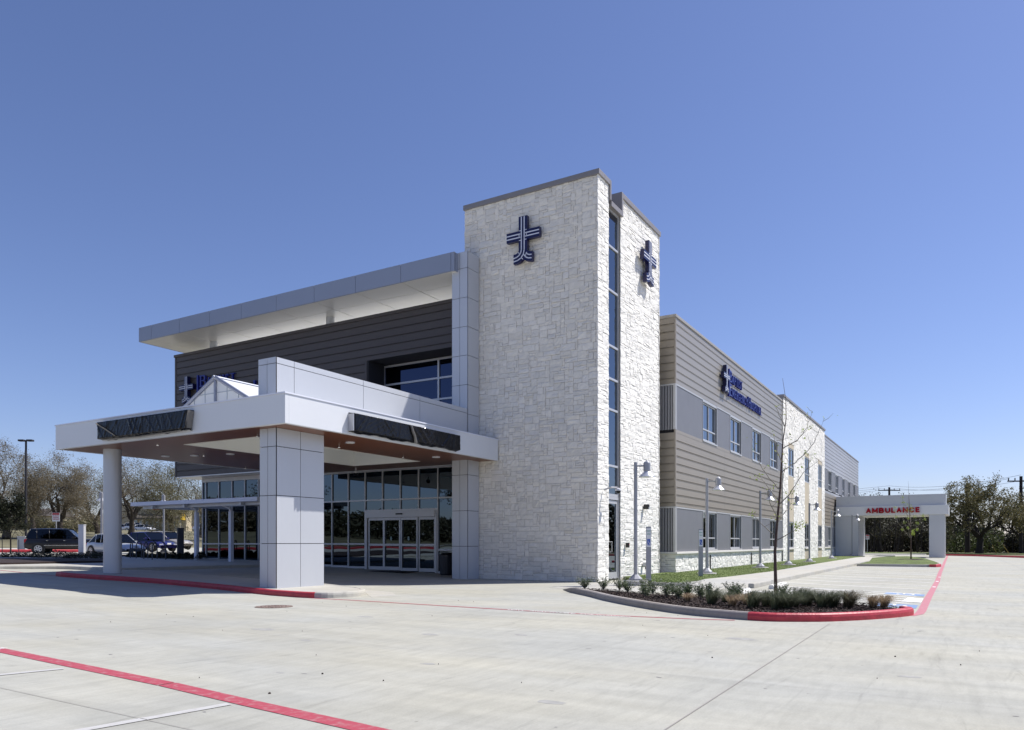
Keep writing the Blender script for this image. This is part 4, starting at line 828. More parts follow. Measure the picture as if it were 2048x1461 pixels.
# left plaza objects
def bollard(name, label, cat, x, y, w_, d_, h, m, ang=0):
    o = thing(name, label, cat, (x,y,g(y)+.1), ang)
    MB().box(-d_/2,d_/2,-w_/2,w_/2,0,h-.05).build('pillar_body', m, o, bevel=.01); MB().box(-d_/2-.01,d_/2+.01,-w_/2-.01,w_/2+.01,h-.048,h).build('pillar_cap', m, o)
    MB().box(-d_/2-.02,d_/2+.02,-w_/2-.02,w_/2+.02,-.1,.0).build('pillar_base', 'foot', o); return o
bollard('sign_pillar', 'blank white sign pillar left of the round canopy column, before the black suv', 'sign pillar', 20.75, 36.9, .30, .16, 1.52, 'util', R(20))
bollard('sign_pillar', 'dark grey sign pillar beside the bike racks, before the blue car', 'sign pillar', 23.6, 33.3, .30, .16, 1.42, mat('slate_pillar', (.055,.055,.065), .5), R(70))
def bike_rack(label, x, y, ang):
    o = thing('bike_rack', label, 'bike rack', (x,y,g(y)+.11), ang, 'hoop bike racks on the walk')
    MB().tube([(-.26,0,0),(-.26,0,.50)]+[(-.26*math.cos(a*.314),0,.55+.26*math.sin(a*.314)) for a in range(0,11)]+[(.26,0,.50),(.26,0,0)],.024,8).build('hoop', mat('rack_paint', (.06,.07,.085), .5), o)
    for s in (-.26,.26): MB().lathe(s,0,[(.06,0),(.06,.012)],10).build('foot_plate', 'galv', o)
for k, (px_, lb) in enumerate(((254,'leftmost hoop bike rack beside the round column'),(272,'second hoop bike rack from the round column'),(284,'middle hoop bike rack before the silver car'),(301,'fourth hoop bike rack, before the gap to the blue car'),(318,'rightmost hoop bike rack next to the dark pillar'))):
    d = 34.0-k*.55; p = FW*d+RT*((px_-1024)/1499*d); bike_rack(lb, p.x, p.y, R(-62 if k < 3 else -40))
def cube_box(name, label, cat, px_, d, z, w_, h, m):
    p = FW*d+RT*((px_-1024)/1499*d); o = thing(name, label, cat, (p.x,p.y,z), R(20))
    MB().box(-w_/2,w_/2,-w_/2,w_/2,0,h-.06).build('box_body', m, o, bevel=.015); MB().box(-w_/2-.02,w_/2+.02,-w_/2-.02,w_/2+.02,h-.058,h).build('box_lid', m, o, bevel=.01); return o
cube_box('utility_box', 'white utility box on the verge behind the young dark tree', 'utility box', 50, 49, .72, .6, .95, 'util')
def post_sign(label, px_, py_base, d, py_top, w_, h, lines):
    p = FW*d+RT*((px_-1024)/1499*d); z0_ = 1.25-(py_base-1086)/1499*d; z1_ = 1.25+(1086-py_top)/1499*d
    o = thing('parking_sign', label, 'road sign', (p.x,p.y,z0_), R(30.8)); hh = z1_-z0_
    MB().tube([(0.03,0,-.2),(0.03,0,hh)],.03,8).build('post','galv',o)
    pl_ = MB().box(-.012,.0,-w_/2,w_/2,hh-h,hh).build('sign_plate','signw',o); T = lambda u, v, d: (-.014-d, -u, v)
    mb = MB(); tbox(mb,T,-w_/2+.02,w_/2-.02,hh-.24*h,hh-.02,0,.004); mb.build('red_band','signr',pl_)
    for k, s in enumerate(lines): curve_text(s, T, -w_*.38, hh-h*(.40+.19*k)-.02, w_*.76, h*.12, .003, 'signr', pl_, 'lettering', .02)
    return o
post_sign('red and white no parking sign on a post behind the black suv', 112, 1085, 52, 1026, .52, .60, ('NO','PARKING','FIRE LANE'))
post_sign('red and white no parking sign on a post beyond the ambulance canopy', 1735, 1105.5, 88, 1070, .42, .55, ('NO','PARKING','ANY TIME'))
def px_at(px_, py_, d): p = FW*d+RT*((px_-1024)/1499*d); return Vector((p.x, p.y, 1.25+(1086-py_)/1499*d))
# tall parking light
p0 = px_at(52,1080,66); o = thing('parking_light_pole', 'tall dark twin head parking light pole rising over the left trees', 'light pole', p0, R(-59), world=False)
ht = px_at(52,882,66).z-p0.z
MB().tube([(0,0,-.5),(0,0,ht)],[.11,.085],10).build('pole','poled',o); MB().lathe(0,0,[(.3,-.4),(.3,.25)],14).build('footing','foot',o)
for s in (-1,1): MB().box(s*.12 if s>0 else -.62,.62 if s>0 else -.12,-.2,.2,ht-.06,ht+.10).build('lamp_head','poled',o,bevel=.03)
MB().box(-.14,.14,-.03,.03,ht-.02,ht+.05).build('arm','poled',o)
# utility poles and wires
def upole(label, px_, d, ytop, r, arm, ydn):
    b_ = px_at(px_, 1108, d); t_ = px_at(px_, ytop, d); o = thing('utility_pole', label, 'utility pole', (b_.x,b_.y,-.2), R(30.8), 'wooden utility poles beyond the lot'); h = t_.z+.2
    MB().tube([(0,0,0),(0,0,h)],[r,r*.75],10).build('pole','wood_pole',o)
    if arm:
        c_ = MB().box(-.06,.06,-arm,arm,h-.62,h-.48).build('crossarm','wood_pole',o)
        for yy in (-arm+.1, -arm*.45, arm*.45, arm-.1): MB().lathe(0,yy,[(.04,h-.48),(.07,h-.40),(.05,h-.3),(.07,h-.25),(.03,h-.18)],8).build('insulator','poled',c_)
    return o, Vector((b_.x,b_.y,h-.45))
_, qa = upole('dark utility pole with crossarm rising above the ambulance canopy', 1778.5, 130, 975, .22, 1.9, 0)
_, qb = upole('thick dark utility pole standing within the large right oak', 1935, 92, 968, .30, 0, 0)
_, qc = upole('utility pole with crossarm at the right edge of the picture', 2042, 84, 953, .20, 1.5, 0)
def wire(label, a, b, sag, r=.018):
    o = thing('power_line', label, 'power line', (0,0,0), world=True, group='overhead power lines'); 
    MB().tube([a.lerp(b,i/14)-Vector((0,0,sag*4*(i/14)*(1-i/14))) for i in range(15)], r, 5).build('cable','poled',o)
rr_ = RT*1.6
for k, off in enumerate((rr_, -rr_, Vector((0,0,.5)))): 
    wire('overhead power line between the crossarm poles on the right', qa+off, qc+off*.8, .7); wire('overhead power line running left behind the building roof', qa+off, qa+off-RT*60+FW*25+Vector((0,0,-1.5)), 1.0)
for k in (0,1):
    a = px_at(1984+k*22, 1090, 83); b = px_at(1994+k*24, 1108, 83); o = thing('guy_wire_guard', ('left','right')[k]+' yellow guy wire guard sloping in the right brush', 'guy guard', b, world=True); MB().tube([b,a],.035,6).build('guard_tube','orange',o); MB().tube([a,a+(a-b)*3.5],.010,5).build('guy_wire','galv',o)
# ================================================================ CARS
def car(label, loc, rz, kind, paint, L=3.75, W=1.42, Hc=1.40, group=None, simple=False):
    o = thing('parked_car', label, 'car', loc, rz, group)
    suv = kind == 'suv'; r = .29 if suv else .255
    zb = .20 if not suv else .26; belt = Hc*(.60 if suv else .60); hood = Hc*(.58 if suv else .555); deck = belt+.02
    # (x from rear 0 to front 1, top z, half width factor)
    if suv: st = [(0,.55*Hc,.90),(.012,belt,.95),(.06,belt+.01,.99),(.3,belt,1),(.62,belt,1),(.72,hood+.02,.99),(.90,hood-.01,.97),(.965,hood-.08,.93),(1,hood-.18,.84)]
    elif kind == 'hatch': st = [(0,.50*Hc,.88),(.02,belt+.03,.93),(.08,belt+.03,.98),(.3,belt,1),(.60,belt,1),(.72,hood,.99),(.88,hood-.10,.95),(.96,hood-.20,.88),(1,hood-.30,.76)]
    else: st = [(0,.44*Hc,.86),(.015,deck-.06,.91),(.06,deck,.96),(.22,deck+.02,.99),(.35,belt,1),(.62,belt,1),(.72,hood+.01,.99),(.88,hood-.07,.95),(.965,hood-.16,.88),(1,hood-.27,.76)]
    vs = []; n = 12
    for fx, zt_, wf in st:
        x = (fx-.5)*L; hw = W/2*wf; low = zb+(.06 if fx < .03 or fx > .96 else 0)
        ring = [(0,low),(hw*.86,low),(hw*.97,low+.08),(hw,low+(zt_-low)*.45),(hw*.985,zt_-.10),(hw*.93,zt_-.015),(0,zt_+.02)]
        full = ring+[(-a,b) for a,b in ring[-2:0:-1]]; vs += [(x,a,b) for a,b in full]; n = len(full)
    k = len(st); fs = [(i*n+j,i*n+(j+1)%n,(i+1)*n+(j+1)%n,(i+1)*n+j) for i in range(k-1) for j in range(n)]+[tuple(range(n))[::-1], tuple(range((k-1)*n,k*n))]
    b_ = MB().add(vs,fs).build('body', paint, o, smooth=True)
    md = b_.modifiers.new('bevel','BEVEL'); md.width = .012; md.segments = 1; md.limit_method='ANGLE'; md.angle_limit = R(35)
    if suv: gx = (.022,.075,.55,.70)
    elif kind == 'hatch': gx = (.03,.16,.52,.74)
    else: gx = (.10,.25,.54,.73)
    xa, xb, xc, xd = [(q-.5)*L for q in gx]; wb, wt = W/2*.955, W/2*.76; zt_ = Hc; zm = belt+.005
    q = lambda s: [(xa,s*wb*.96,zm),(xd,s*wb*.94,zm-.01),(xc,s*wt,zt_-.03),(xb,s*wt,zt_-.035)]
    mb = MB()
    for s in (-1,1): mb.quad(*q(s))
    mb.quad(q(-1)[0],q(1)[0],q(1)[3],q(-1)[3]); mb.quad(q(-1)[1],q(1)[1],q(1)[2],q(-1)[2]); mb.build('windows','cglass',b_)
    mb = MB(); nx = 6; vs = []
    for i in range(nx+1):
        x = xb-.03+(xc-xb+.06)*i/nx; zz = zt_-.035+.045*math.sin(math.pi*(i/nx*.8+.1))
        vs += [(x,-wt-.012,zz-.035),(x,-wt*.8,zz),(x,0,zz+.012),(x,wt*.8,zz),(x,wt+.012,zz-.035)]
    mb.add(vs,[(i*5+j,i*5+j+1,i*5+j+6,i*5+j+5) for i in range(nx) for j in range(4)]); mb.add([(xb,-wt,zt_-.05),(xc,-wt,zt_-.05),(xc,wt,zt_-.05),(xb,wt,zt_-.05)],[(0,1,2,3)])
    for s in (-1,1):
        A_, B_, C_, D_ = [Vector(v) for v in q(s)]
        mb.tube([A_,D_],.022,6); mb.tube([B_,C_],.022,6); xm = (xb+xc)/2; f_ = lambda x: ((x-xa)/(xd-xa), (x-xb)/(xc-xb))
        for x in ((xm+.05), (xb+.35 if suv else xb+.08)): mb.tube([Vector((x,s*wb*.955,zm)),Vector((x-.05,s*wt,zt_-.04))],.024,6)
    mb.build('roof', paint, o, smooth=True)
    for fx in (.185,.815):
        for s in (-1,1):
            x = (fx-.5)*L; y = s*(W/2-.085)
            def disc(y0,y1,r0,r1,seg_=20,x=x):
                m_ = MB(); vv = []
                for yy, rad in ((y0,r0),(y1,r1)):
                    for a in range(seg_): t_ = a*2*math.pi/seg_; vv.append((x+rad*math.cos(t_),yy,r+rad*math.sin(t_)))
                return m_.add(vv,[(a,(a+1)%seg_,(a+1)%seg_+seg_,a+seg_) for a in range(seg_)]+[tuple(range(seg_)),tuple(range(seg_,2*seg_))])
            disc(s*(W/2-.02),s*(W/2+.003),r*1.17,r*1.17).build('wheel_arch','black',o)
            wl = disc(y-s*.09,s*(W/2+.012),r,r*.97).build('tyre','tyre',o)
            m_ = MB(); ys = sorted((s*(W/2+.013), s*(W/2+.020)))
            for a in range(6):
                t_ = a*math.pi/3+.2; c_, d_ = math.cos(t_), math.sin(t_); px_, pz_ = -d_*.035, c_*.035
                m_.add([(x+px_*(.6 if e else 1)+c_*l,yy,r+pz_*(.6 if e else 1)+d_*l) for yy in ys for l,e in ((0,0),(r*.66,0))]+[(x-px_+c_*l,yy,r-pz_+d_*l) for yy in ys for l in (0,r*.66)],[(0,1,5,4),(2,3,7,6),(0,2,3,1),(4,5,7,6),(1,3,7,5)])
            vv = []; 
            for yy in ys:
                for rad in (r*.58,r*.68):
                    for a in range(20): t_ = a*math.pi/10; vv.append((x+rad*math.cos(t_),yy,r+rad*math.sin(t_)))
            m_.add(vv,[(a+k_*20,(a+1)%20+k_*20,(a+1)%20+j_*20,a+j_*20) for k_,j_ in ((0,1),(2,3),(0,2),(1,3)) for a in range(20)])
            m_.build('rim','rim',wl)
    hx = L/2
    for s in (-1,1):
        y = s*W*.33
        MB().box(hx*.895,hx*.955,min(y-.12,y+.12),max(y-.12,y+.12),hood-.30,hood-.20).build('headlight','headl',o,bevel=.02)
        MB().box(-hx*.995,-hx*.93,min(s*W*.33,s*W*.475),max(s*W*.33,s*W*.475),belt-.22,belt-.04).build('taillight','taill',o,bevel=.02)
        MB().box(L*.12,L*.17,min(s*W*.50,s*W*.58),max(s*W*.50,s*W*.58),belt+.02,belt+.12).build('mirror',paint,o,bevel=.02)
    MB().box(hx*.97,hx*.995,-W*.22,W*.22,zb+.10,zb+.20).box(hx*.96,hx*.985,-W*.16,W*.16,hood-.33,hood-.25).build('grille','black',o)
    MB().box(hx*.996,hx*1.002,-.13,.13,zb+.21,zb+.30).build('licence_plate','signw',o)
    for s in (-1,1):
        for x in (.02*L,-.20*L): MB().box(x-.06,x+.04,min(s*W*.497,s*W*.512),max(s*W*.497,s*W*.512),belt-.12,belt-.09).build('door_handle','chrome' if suv else paint,o)
        if suv: MB().box(-L*.24,L*.26,min(s*W*.498,s*W*.508),max(s*W*.498,s*W*.508),zb+.20,zb+.235).build('side_trim','chrome',o)
    return o
def carp(c, metal=.3, rough=.3): return mat('car_paint', c, rough, metal, coat=.25)
def cpos(px_, py_, d): p = px_at(px_, py_, d); return (p.x, p.y, p.z)
def head(a_r, a_f): v = RT*a_r+FW*a_f; return math.atan2(v.y, v.x)
car('black suv parked at the red kerb on the left', cpos(133,1108,42.6), head(.96,.30), 'suv', carp((.012,.012,.016)), 3.85, 1.50, 1.42)
car('silver sedan parked behind the round canopy column', cpos(232,1112,38.5), head(.84,-.50), 'sedan', carp((.50,.53,.58)), 3.45, 1.36, 1.13)
car('dark blue hatchback facing right behind the bike racks', cpos(303,1103,45), head(.84,-.46), 'hatch', carp((.018,.018,.13)), 3.25, 1.40, 1.16)
car('tan sedan half hidden behind the dark blue car', cpos(334,1099,49), head(.86,-.42), 'sedan', carp((.40,.37,.33)), 3.6, 1.40, 1.16)
wp = carp((.75,.76,.78), .0)
for k, (px_, py_, d, kd, lb) in enumerate(((272,1062,150,'suv','white pickup sized car in the far lot behind the left trees'),(289,1063,146,'sedan','white sedan in the far lot, frontmost of the white cars'),(256,1062,154,'sedan','white car in the far lot just right of the round column'),(86,1057,160,'sedan','white car in front of the far beige house'),(150,1062,165,'sedan','white car glimpsed between the big left oak trunks'),(407,1062,150,'sedan','small white car beyond the side walkway canopy post'))):
    z = px_at(px_, py_, d); car(lb, (z.x,z.y,z.z), head(.92,-.3), kd, wp, 4.6 if kd=='suv' else 4.3, 1.7, 1.6 if kd=='suv' else 1.35, 'white cars in the far lot')
# ================================================================ FAR BUILDINGS
def house(label, px0, px1, ybase, ytop, d, fn):
    a = px_at(px0, ybase, d); b = px_at(px1, ybase, d); L = (b-a).length; o = thing('shop_building', label, 'shop', (a.x,a.y,a.z-.3), math.atan2((b-a).y,(b-a).x)); fn(o, L, px_at(px0,ytop,d).z-a.z+.3); return o
def shop(o, L, h):
    MB().box(0,L,0,8,0,h).build('wall','beige',o); MB().box(-.2,L+.2,-.2,8.2,h+.002,h+.35).build('parapet',mat('cream_trim',(.6,.56,.45),.9),o)
    MB().box(L*.50,L*.80,-.6,-.01,h*.55,h+1.0).build('front_gable','beige',o)
    aw = MB(); aw.add([(L*.18,-2.2,h*.50),(L*.98,-2.2,h*.50),(L*.98,-.02,h*.66),(L*.18,-.02,h*.66)],[(0,1,2,3)]).box(L*.18,L*.98,-2.2,-2.15,h*.44,h*.499); aw.build('awning','awn',o)
    for k in range(9):
        x = L*(.2+k*.085); f = MB().box(x,x+L*.05,-.06,-.012,.2,h*.42).build('shop_window','alu',o); MB().box(x+.1,x+L*.05-.1,-.08,-.061,.4,h*.40).build('pane','gD',f)
    MB().box(L*.52,L*.76,-.75,-.61,h*.80,h*.98).build('red_fascia_sign','signr',o)
    MB().box(L*.985,L*1.0,-2.4,-.3,h*.42,h*.72).build('yellow_panel','yellow',o)
    for k in range(5): MB().box(L*(.2+k*.19),L*(.2+k*.19)+.2,-2.2,-2.0,0,h*.44).build('post','beige',o)
house('low beige shop with a brown awning and a red sign behind the left trees', 243, 372, 1060, 1010, 168, shop)
def shop2(o, L, h):
    MB().box(0,L,0,7,0,h).build('wall',mat('yellow_render',(.55,.46,.28),.9),o); MB().box(-.3,L+.3,-.3,7.3,h+.002,h+.3).build('roof_edge','beige',o)
    for k in range(2): f = MB().box(L*(.25+k*.35),L*(.45+k*.35),-.05,-.012,.8,h*.65).build('window','signw',o); MB().box(L*(.27+k*.35),L*(.43+k*.35),-.07,-.051,.9,h*.62).build('pane','gB',f)
house('pale yellow shop corner just left of the shopfront glass', 362, 412, 1062, 1012, 172, shop2)
def shop3(o, L, h):
    MB().box(0,L,0,7,0,h*.75).build('wall','beige',o); MB().add([(-.5,-.6,h*.72),(L+.5,-.6,h*.72),(L+.5,7.6,h*.72),(-.5,7.6,h*.72),(-.5,3.5,h*1.15),(L+.5,3.5,h*1.15)],[(0,1,5,4),(2,3,4,5),(0,4,3),(1,2,5),(0,3,2,1)]).build('roof','awn',o)
    MB().box(L*.35,L*.8,-.1,-.012,.1,h*.5).build('window_band','gD',o); MB().box(-.15,-.01,-.8,-.3,0,h*.9).build('red_column','signr',o)
house('far beige house with a brown roof between the left oak trunks', 58, 108, 1057, 1022, 175, shop3)
# ================================================================ VEGETATION
def grow(rr, p, d, L, r, lev, maxl, out, tips, spread, up, nch, wig=.22):
    k = 4; pts = [p.copy()]; rad = [r]; q = p.copy(); dd = d.copy()
    for i in range(k):
        dd = (dd+Vector((rr.gauss(0,wig),rr.gauss(0,wig),rr.gauss(0,wig)+up*.12))).normalized(); q = q+dd*L/k; pts.append(q.copy()); rad.append(r*(1-.38*(i+1)/k))
        if lev >= maxl-1: tips.append((q.copy(), lev))
    out.append((pts, rad, lev))
    if lev >= maxl: return
    for c in range(nch[min(lev,len(nch)-1)]):
        i = rr.choice((2,3,4,4)) if c else 4
        ax = Vector((rr.gauss(0,1),rr.gauss(0,1),rr.gauss(0,.6))).normalized(); nd = (dd*(1-spread)+ax*spread+Vector((0,0,up*.2))).normalized()
        grow(rr, pts[i], nd, L*rr.uniform(.62,.85), rad[i]*rr.uniform(.55,.72), lev+1, maxl, out, tips, spread, up, nch, wig)
def make_tree(name, label, cat, loc, h, wid, seed, leaf, bark, nleaf, lsize, maxl=5, nch=(4,3,3,3,2), spread=.55, up=.25, trunk=.22, lean=(0,0), clump=.35, group=None, tr=.022, rz=0, sdrop=0, leaf_tw=None, flat=1.0, twigm=None):
    rr = random.Random(seed); out = []; tips = []
    d = Vector((lean[0],lean[1],1)).normalized(); base = Vector((0,0,-.02)); mid = base+d*trunk
    out.append(([base, base.lerp(mid,.5)+Vector((.01,0,0)), mid],[tr*1.5,tr*1.1,tr],0))
    for c in range(nch[0]):
        a = c*6.283/nch[0]+rr.uniform(-.5,.5); el = rr.uniform(.5,1.1)*(1 if c else 1.6)
        grow(rr, mid, Vector((math.cos(a),math.sin(a),el)).normalized(), .30, tr*.72, 1, maxl, out, tips, spread, up, nch)
    allp = [t_[0] for t_ in tips]; zm = max(q.z for q in allp); xm = max(math.hypot(q.x,q.y) for q in allp)*.86
    sz, sx = h/zm, wid/xm
    f = lambda q: (q.x*sx, q.y*sx, q.z*sz)
    o = thing(name, label, cat, loc, rz, group)
    t1 = MB(); tw = MB()
    for pts, rad, lev in out:
        (t1 if lev <= 3 else tw).tube([f(q) for q in pts], [max(v*(sx+sz)/2, h*.0007) for v in rad], 8 if lev < 2 else (5 if lev < 4 else 3), cap=False)
    t1.build('trunk', bark, o, smooth=True)
    if tw.v: tw.build('twigs', twigm or bark, o)
    if nleaf:
        mb = MB(); V = mb.v; F = mb.f
        T_ = [t_[0] for t_ in tips]; cl = rr.sample(T_, max(1,int(len(T_)*.8)))
        for i in range(nleaf):
            q = rr.choice(cl); c = Vector(f(q)); c += Vector((rr.gauss(0,clump),rr.gauss(0,clump),rr.gauss(0,clump*.6)*flat))
            s = lsize*rr.uniform(.6,1.5); a = Vector((rr.gauss(0,1),rr.gauss(0,1),rr.gauss(0,.7))).normalized(); b = a.cross(Vector((rr.gauss(0,1),rr.gauss(0,1),rr.gauss(0,1)))).normalized()
            n = len(V); V += [tuple(c-a*s), tuple(c+b*s*.55), tuple(c+a*s), tuple(c-b*s*.55)]; F.append((n,n+1,n+2,n+3))
        mb.build('crown', leaf, o)
    return o
LB = leafmat('brown_olive_leaves', (.135,.112,.068), (.235,.195,.125), .3); LG = leafmat('olive_leaves', (.11,.11,.055), (.21,.185,.105), .25)
LO = leafmat('oak_leaves', (.08,.09,.035), (.24,.20,.10), .35); LD = leafmat('dark_scrub_leaves', (.03,.034,.018), (.095,.085,.05), .15); LY = leafmat('spring_leaves', (.20,.30,.04), (.34,.38,.08), .35)
def place(px_, py_, d): return tuple(px_at(px_, py_, d))
# left row of half bare live oaks (px, base py, distance, height, half width)
rowL = [(118,1066,72,8.6,4.6,'live oak with the broad grey brown crown behind the black suv',LB),(12,1072,70,9.3,4.2,'live oak at the left picture edge behind the tall light pole',LB),(345,1078,70,8.0,3.9,'live oak rising over the side walkway canopy',LG),
        (262,1066,84,8.6,4.2,'live oak between the round column and the beige shop',LB),(196,1064,90,8.2,4.2,'live oak directly behind the round canopy column',LG),(66,1060,98,9.0,4.8,'live oak behind the utility box, farther back',LG),(400,1072,84,8.8,4.2,'live oak at the corner of the shopfront glass',LG),(-60,1070,78,9,4.5,'live oak just outside the left picture edge',LB)]
for k, (px_, py_, d, h, w_, lb, lm) in enumerate(rowL):
    make_tree('live_oak', lb, 'tree', place(px_,py_,d), h, w_, 40+k, lm, 'bark', 32000 if k < 3 else 19000, .045, maxl=6 if k < 3 else 5, nch=(4,3,3,3,3,2) if k < 3 else (5,4,3,3,3), trunk=.16, clump=.30 if k < 3 else .42, group='live oaks beyond the left road', tr=.03, lean=(rnd.uniform(-.3,.3),rnd.uniform(-.3,.3)), spread=.6, up=.22, twigm=M['twig'])
# low hedge mass far behind
def scrub_band(name, label, box, n, hgt, lm, s, cat='scrub', seed=5):
    rr = random.Random(seed); mb = MB(); V = mb.v; F = mb.f; (xa,ya),(xb,yb),dep = box
    bumps = [(rr.uniform(0,1), rr.uniform(.02,.09), rr.uniform(.45,1)) for _ in range(60)]
    ln = math.hypot(xb-xa,yb-ya); nx_, ny_ = -(yb-ya)/ln, (xb-xa)/ln
    for i in range(n):
        t_ = rr.random(); e = max([.25]+[hh*math.exp(-((t_-c)/w_)**2*2) for c,w_,hh in bumps]); z = rr.random()**.8*hgt*e; dd = rr.uniform(0,dep)
        x, y = xa+(xb-xa)*t_+nx_*dd, ya+(yb-ya)*t_+ny_*dd; z += g(y) if xa < 75 or y > 30 else -.1
        sc = s*rr.uniform(.5,1.6); a = Vector((rr.gauss(0,1),rr.gauss(0,1),rr.gauss(0,1))).normalized(); b = a.cross(Vector((rr.gauss(0,1),rr.gauss(0,1),rr.gauss(0,1)))).normalized()*.5; c = Vector((x,y,z)); k = len(V)
        V += [tuple(c-a*sc),tuple(c+b*sc),tuple(c+a*sc),tuple(c-b*sc)]; F.append((k,k+1,k+2,k+3))
    return tag(mb.build(name, lm), label, cat, None, 'stuff')
pa, pb = px_at(-160,1070,104), px_at(232,1070,104)
scrub_band('far_shrubs', 'low brownish shrubs and undergrowth below the left oaks', ((pb.x,pb.y),(pa.x,pa.y),5), 12000, 1.7, LG, .15, seed=8)
pa, pb = px_at(-200,1070,205), px_at(470,1070,205)
scrub_band('far_woodland', 'hazy line of far woods beyond the shops on the left', ((pb.x,pb.y),(pa.x,pa.y),14), 22000, 7.5, LB, .34, seed=9)
# right side: big oak, companions and brush
def right_tree(px_, d, h, w_, lb, seed, lm, bark, nl, ls, **k): return make_tree('oak_tree', lb, 'tree', place(px_,1086+1.3*1499/d,d), h, w_, seed, lm, bark, nl, ls, **k)
o = right_tree(1958, 84, 8.9, 4.9, 'large spreading evergreen oak right of the ambulance canopy', 77, LO, 'barkd', 22000, .08, maxl=5, nch=(5,4,3,3,2), trunk=.20, clump=.20, tr=.034, lean=(.1,-.1), spread=.52, group='oaks beyond the ambulance bay')
for k, (px_, d, h, w_, lb, lm) in enumerate(((2052,88,7.6,4.4,'evergreen oak cut off by the right picture edge',LO),(1762,100,8.0,4.6,'dark leaning tree seen through the ambulance canopy, left of its young tree',LD),(1730,108,8.0,4.0,'dark tree behind the no parking sign in the ambulance bay',LD),(1850,110,7.0,4.6,'dark tree behind the right column of the ambulance canopy',LD),(1800,118,8.0,4.5,'dark tree deep behind the middle of the ambulance canopy',LD),(2110,96,8,5,'evergreen oak outside the right picture edge',LO))):
    right_tree(px_, d, h, w_, lb, 90+k, lm, 'barkd', 9000, .10, maxl=5, nch=(4,4,3,3,2), trunk=.25, clump=.45, tr=.03, lean=(rnd.uniform(-.3,.3),rnd.uniform(-.3,.3)), spread=.5, group='oaks beyond the ambulance bay')
pa, pb = px_at(1690,1100,118), px_at(2250,1100,92)
scrub_band('woodland_scrub', 'dark tangled brush and undergrowth along the right edge of the lot', ((pb.x,pb.y),(pa.x,pa.y),7), 42000, 5.2, LD, .15, seed=11)
scrub_band('green_brush', 'greener brush patches in the right undergrowth', ((px_at(2010,1100,93).x,px_at(2010,1100,93).y),(px_at(1895,1100,97).x,px_at(1895,1100,97).y),3), 2200, 3.6, leafmat('brush_green',(.05,.075,.02),(.10,.12,.04),.2), .12, seed=12)
mb = MB(); rr = random.Random(3)
for i in range(260):
    t_ = rr.random(); p = px_at(1700+560*t_,1104,rr.uniform(94,120)); q = Vector((p.x,p.y,-.3)); h = rr.uniform(3,7); l = Vector((rr.gauss(0,.5),rr.gauss(0,.5),0)); mb.tube([q,q+l*.5+Vector((0,0,h*.5)),q+l+Vector((rr.gauss(0,.4),0,h))],[.07,.05,.015],4,cap=False)
tag(mb.build('brush_stems','barkd'), 'thin bare stems standing in the dark right brush', 'brush stems', None, 'stuff')
tag(MB().box(px_at(1890,0,112).x-1,px_at(1890,0,112).x+80,-60,-59.5,-1,.1).build('far_bank','dirt'), 'low far bank', 'bank', None, 'structure')
scrub_band('side_woodland', 'woods continuing past the right edge of the lot', ((82,-78),(99,-16),10), 16000, 6.5, LD, .34, seed=31)
scrub_band('side_woodland', 'woods continuing past the left edge of the field', ((-6,128),(-56,118),10), 12000, 7.0, LB, .34, seed=32)
# woods around the camera side, seen only in the glass
scrub_band('woods_across_the_street', 'dark woods across the street mirrored in the windows', ((-60,120),(-55,-80),14), 26000, 5.0, LD, .42, seed=21)
scrub_band('woods_across_the_lot', 'dark woods across the lot mirrored in the side windows', ((-50,-62),(200,-62),14), 30000, 6.5, LD, .42, seed=22)
for k, (x, y) in enumerate(((-30,50),(-26,80),(-38,20))): make_tree('street_oak', ('large oak mirrored in the entrance glass','second oak mirrored in the shopfront','third oak mirrored in the entrance glass')[k], 'tree', (x,y,g(y)), 10, 6, 300+k, LD, 'barkd', 8000, .14, maxl=4, nch=(4,4,3,3), clump=.6, tr=.035, group='oaks mirrored in the glass')
# young street trees -------------------------------------------------
def young_tree(label, base, top_h, path, branches, leafn, seed, r0=.045, name='young_tree', lm=None):
    """path / branches in metres (a = to the right, b = depth, z)"""
    o = thing(name, label, 'tree', base, 0, None); rr = random.Random(seed); W_ = lambda a,b,z: RT*a+FW*b+Vector((0,0,z))
    n = len(path); MB().tube([W_(*p) for p in path],[r0*(1-i/(n-1))**1.25*.95+.003 for i in range(n)],9).build('trunk','bark2',o,smooth=True)
    tw = MB(); tips = []
    for br in branches:
        pts = [W_(*p) for p in br]; m_ = len(pts); fine = []
        for i in range(m_-1):
            for j in range(4): fine.append(pts[i].lerp(pts[i+1],j/4)+Vector((rr.gauss(0,.008),rr.gauss(0,.008),rr.gauss(0,.008))))
        fine.append(pts[-1]); k = len(fine); tw.tube(fine,[.013*(1-.8*i/(k-1)) for i in range(k)],5,cap=False)
        for i in range(3,k,3):
            dv = Vector((rr.gauss(0,1),rr.gauss(0,1),rr.uniform(.2,1.2))).normalized()*rr.uniform(.12,.35); tw.tube([fine[i],fine[i]+dv*.5,fine[i]+dv+Vector((0,0,.05))],[.005,.004,.002],4,cap=False); tips.append(fine[i]+dv)
        tips.append(fine[-1])
    tw.build('branches','twig',o)
    mb = MB(); low = sorted(tips,key=lambda q:q.z)
    for i in range(leafn):
        c = low[int(rr.random()**1.8*len(low))]+Vector((rr.gauss(0,.05),rr.gauss(0,.05),rr.gauss(0,.05))); s = rr.uniform(.018,.04); a = Vector((rr.gauss(0,1),rr.gauss(0,1),rr.gauss(0,1))).normalized(); b = a.orthogonal().normalized()*.6; mb.add([c-a*s,c+b*s,c+a*s,c-b*s],[(0,1,2,3)])
    mb.build('leaves', lm or LY, o); return o
k_ = 16.6/1499; P_ = lambda x, y, b=0: ((x-1540)*k_, b, (1192-y)*k_)
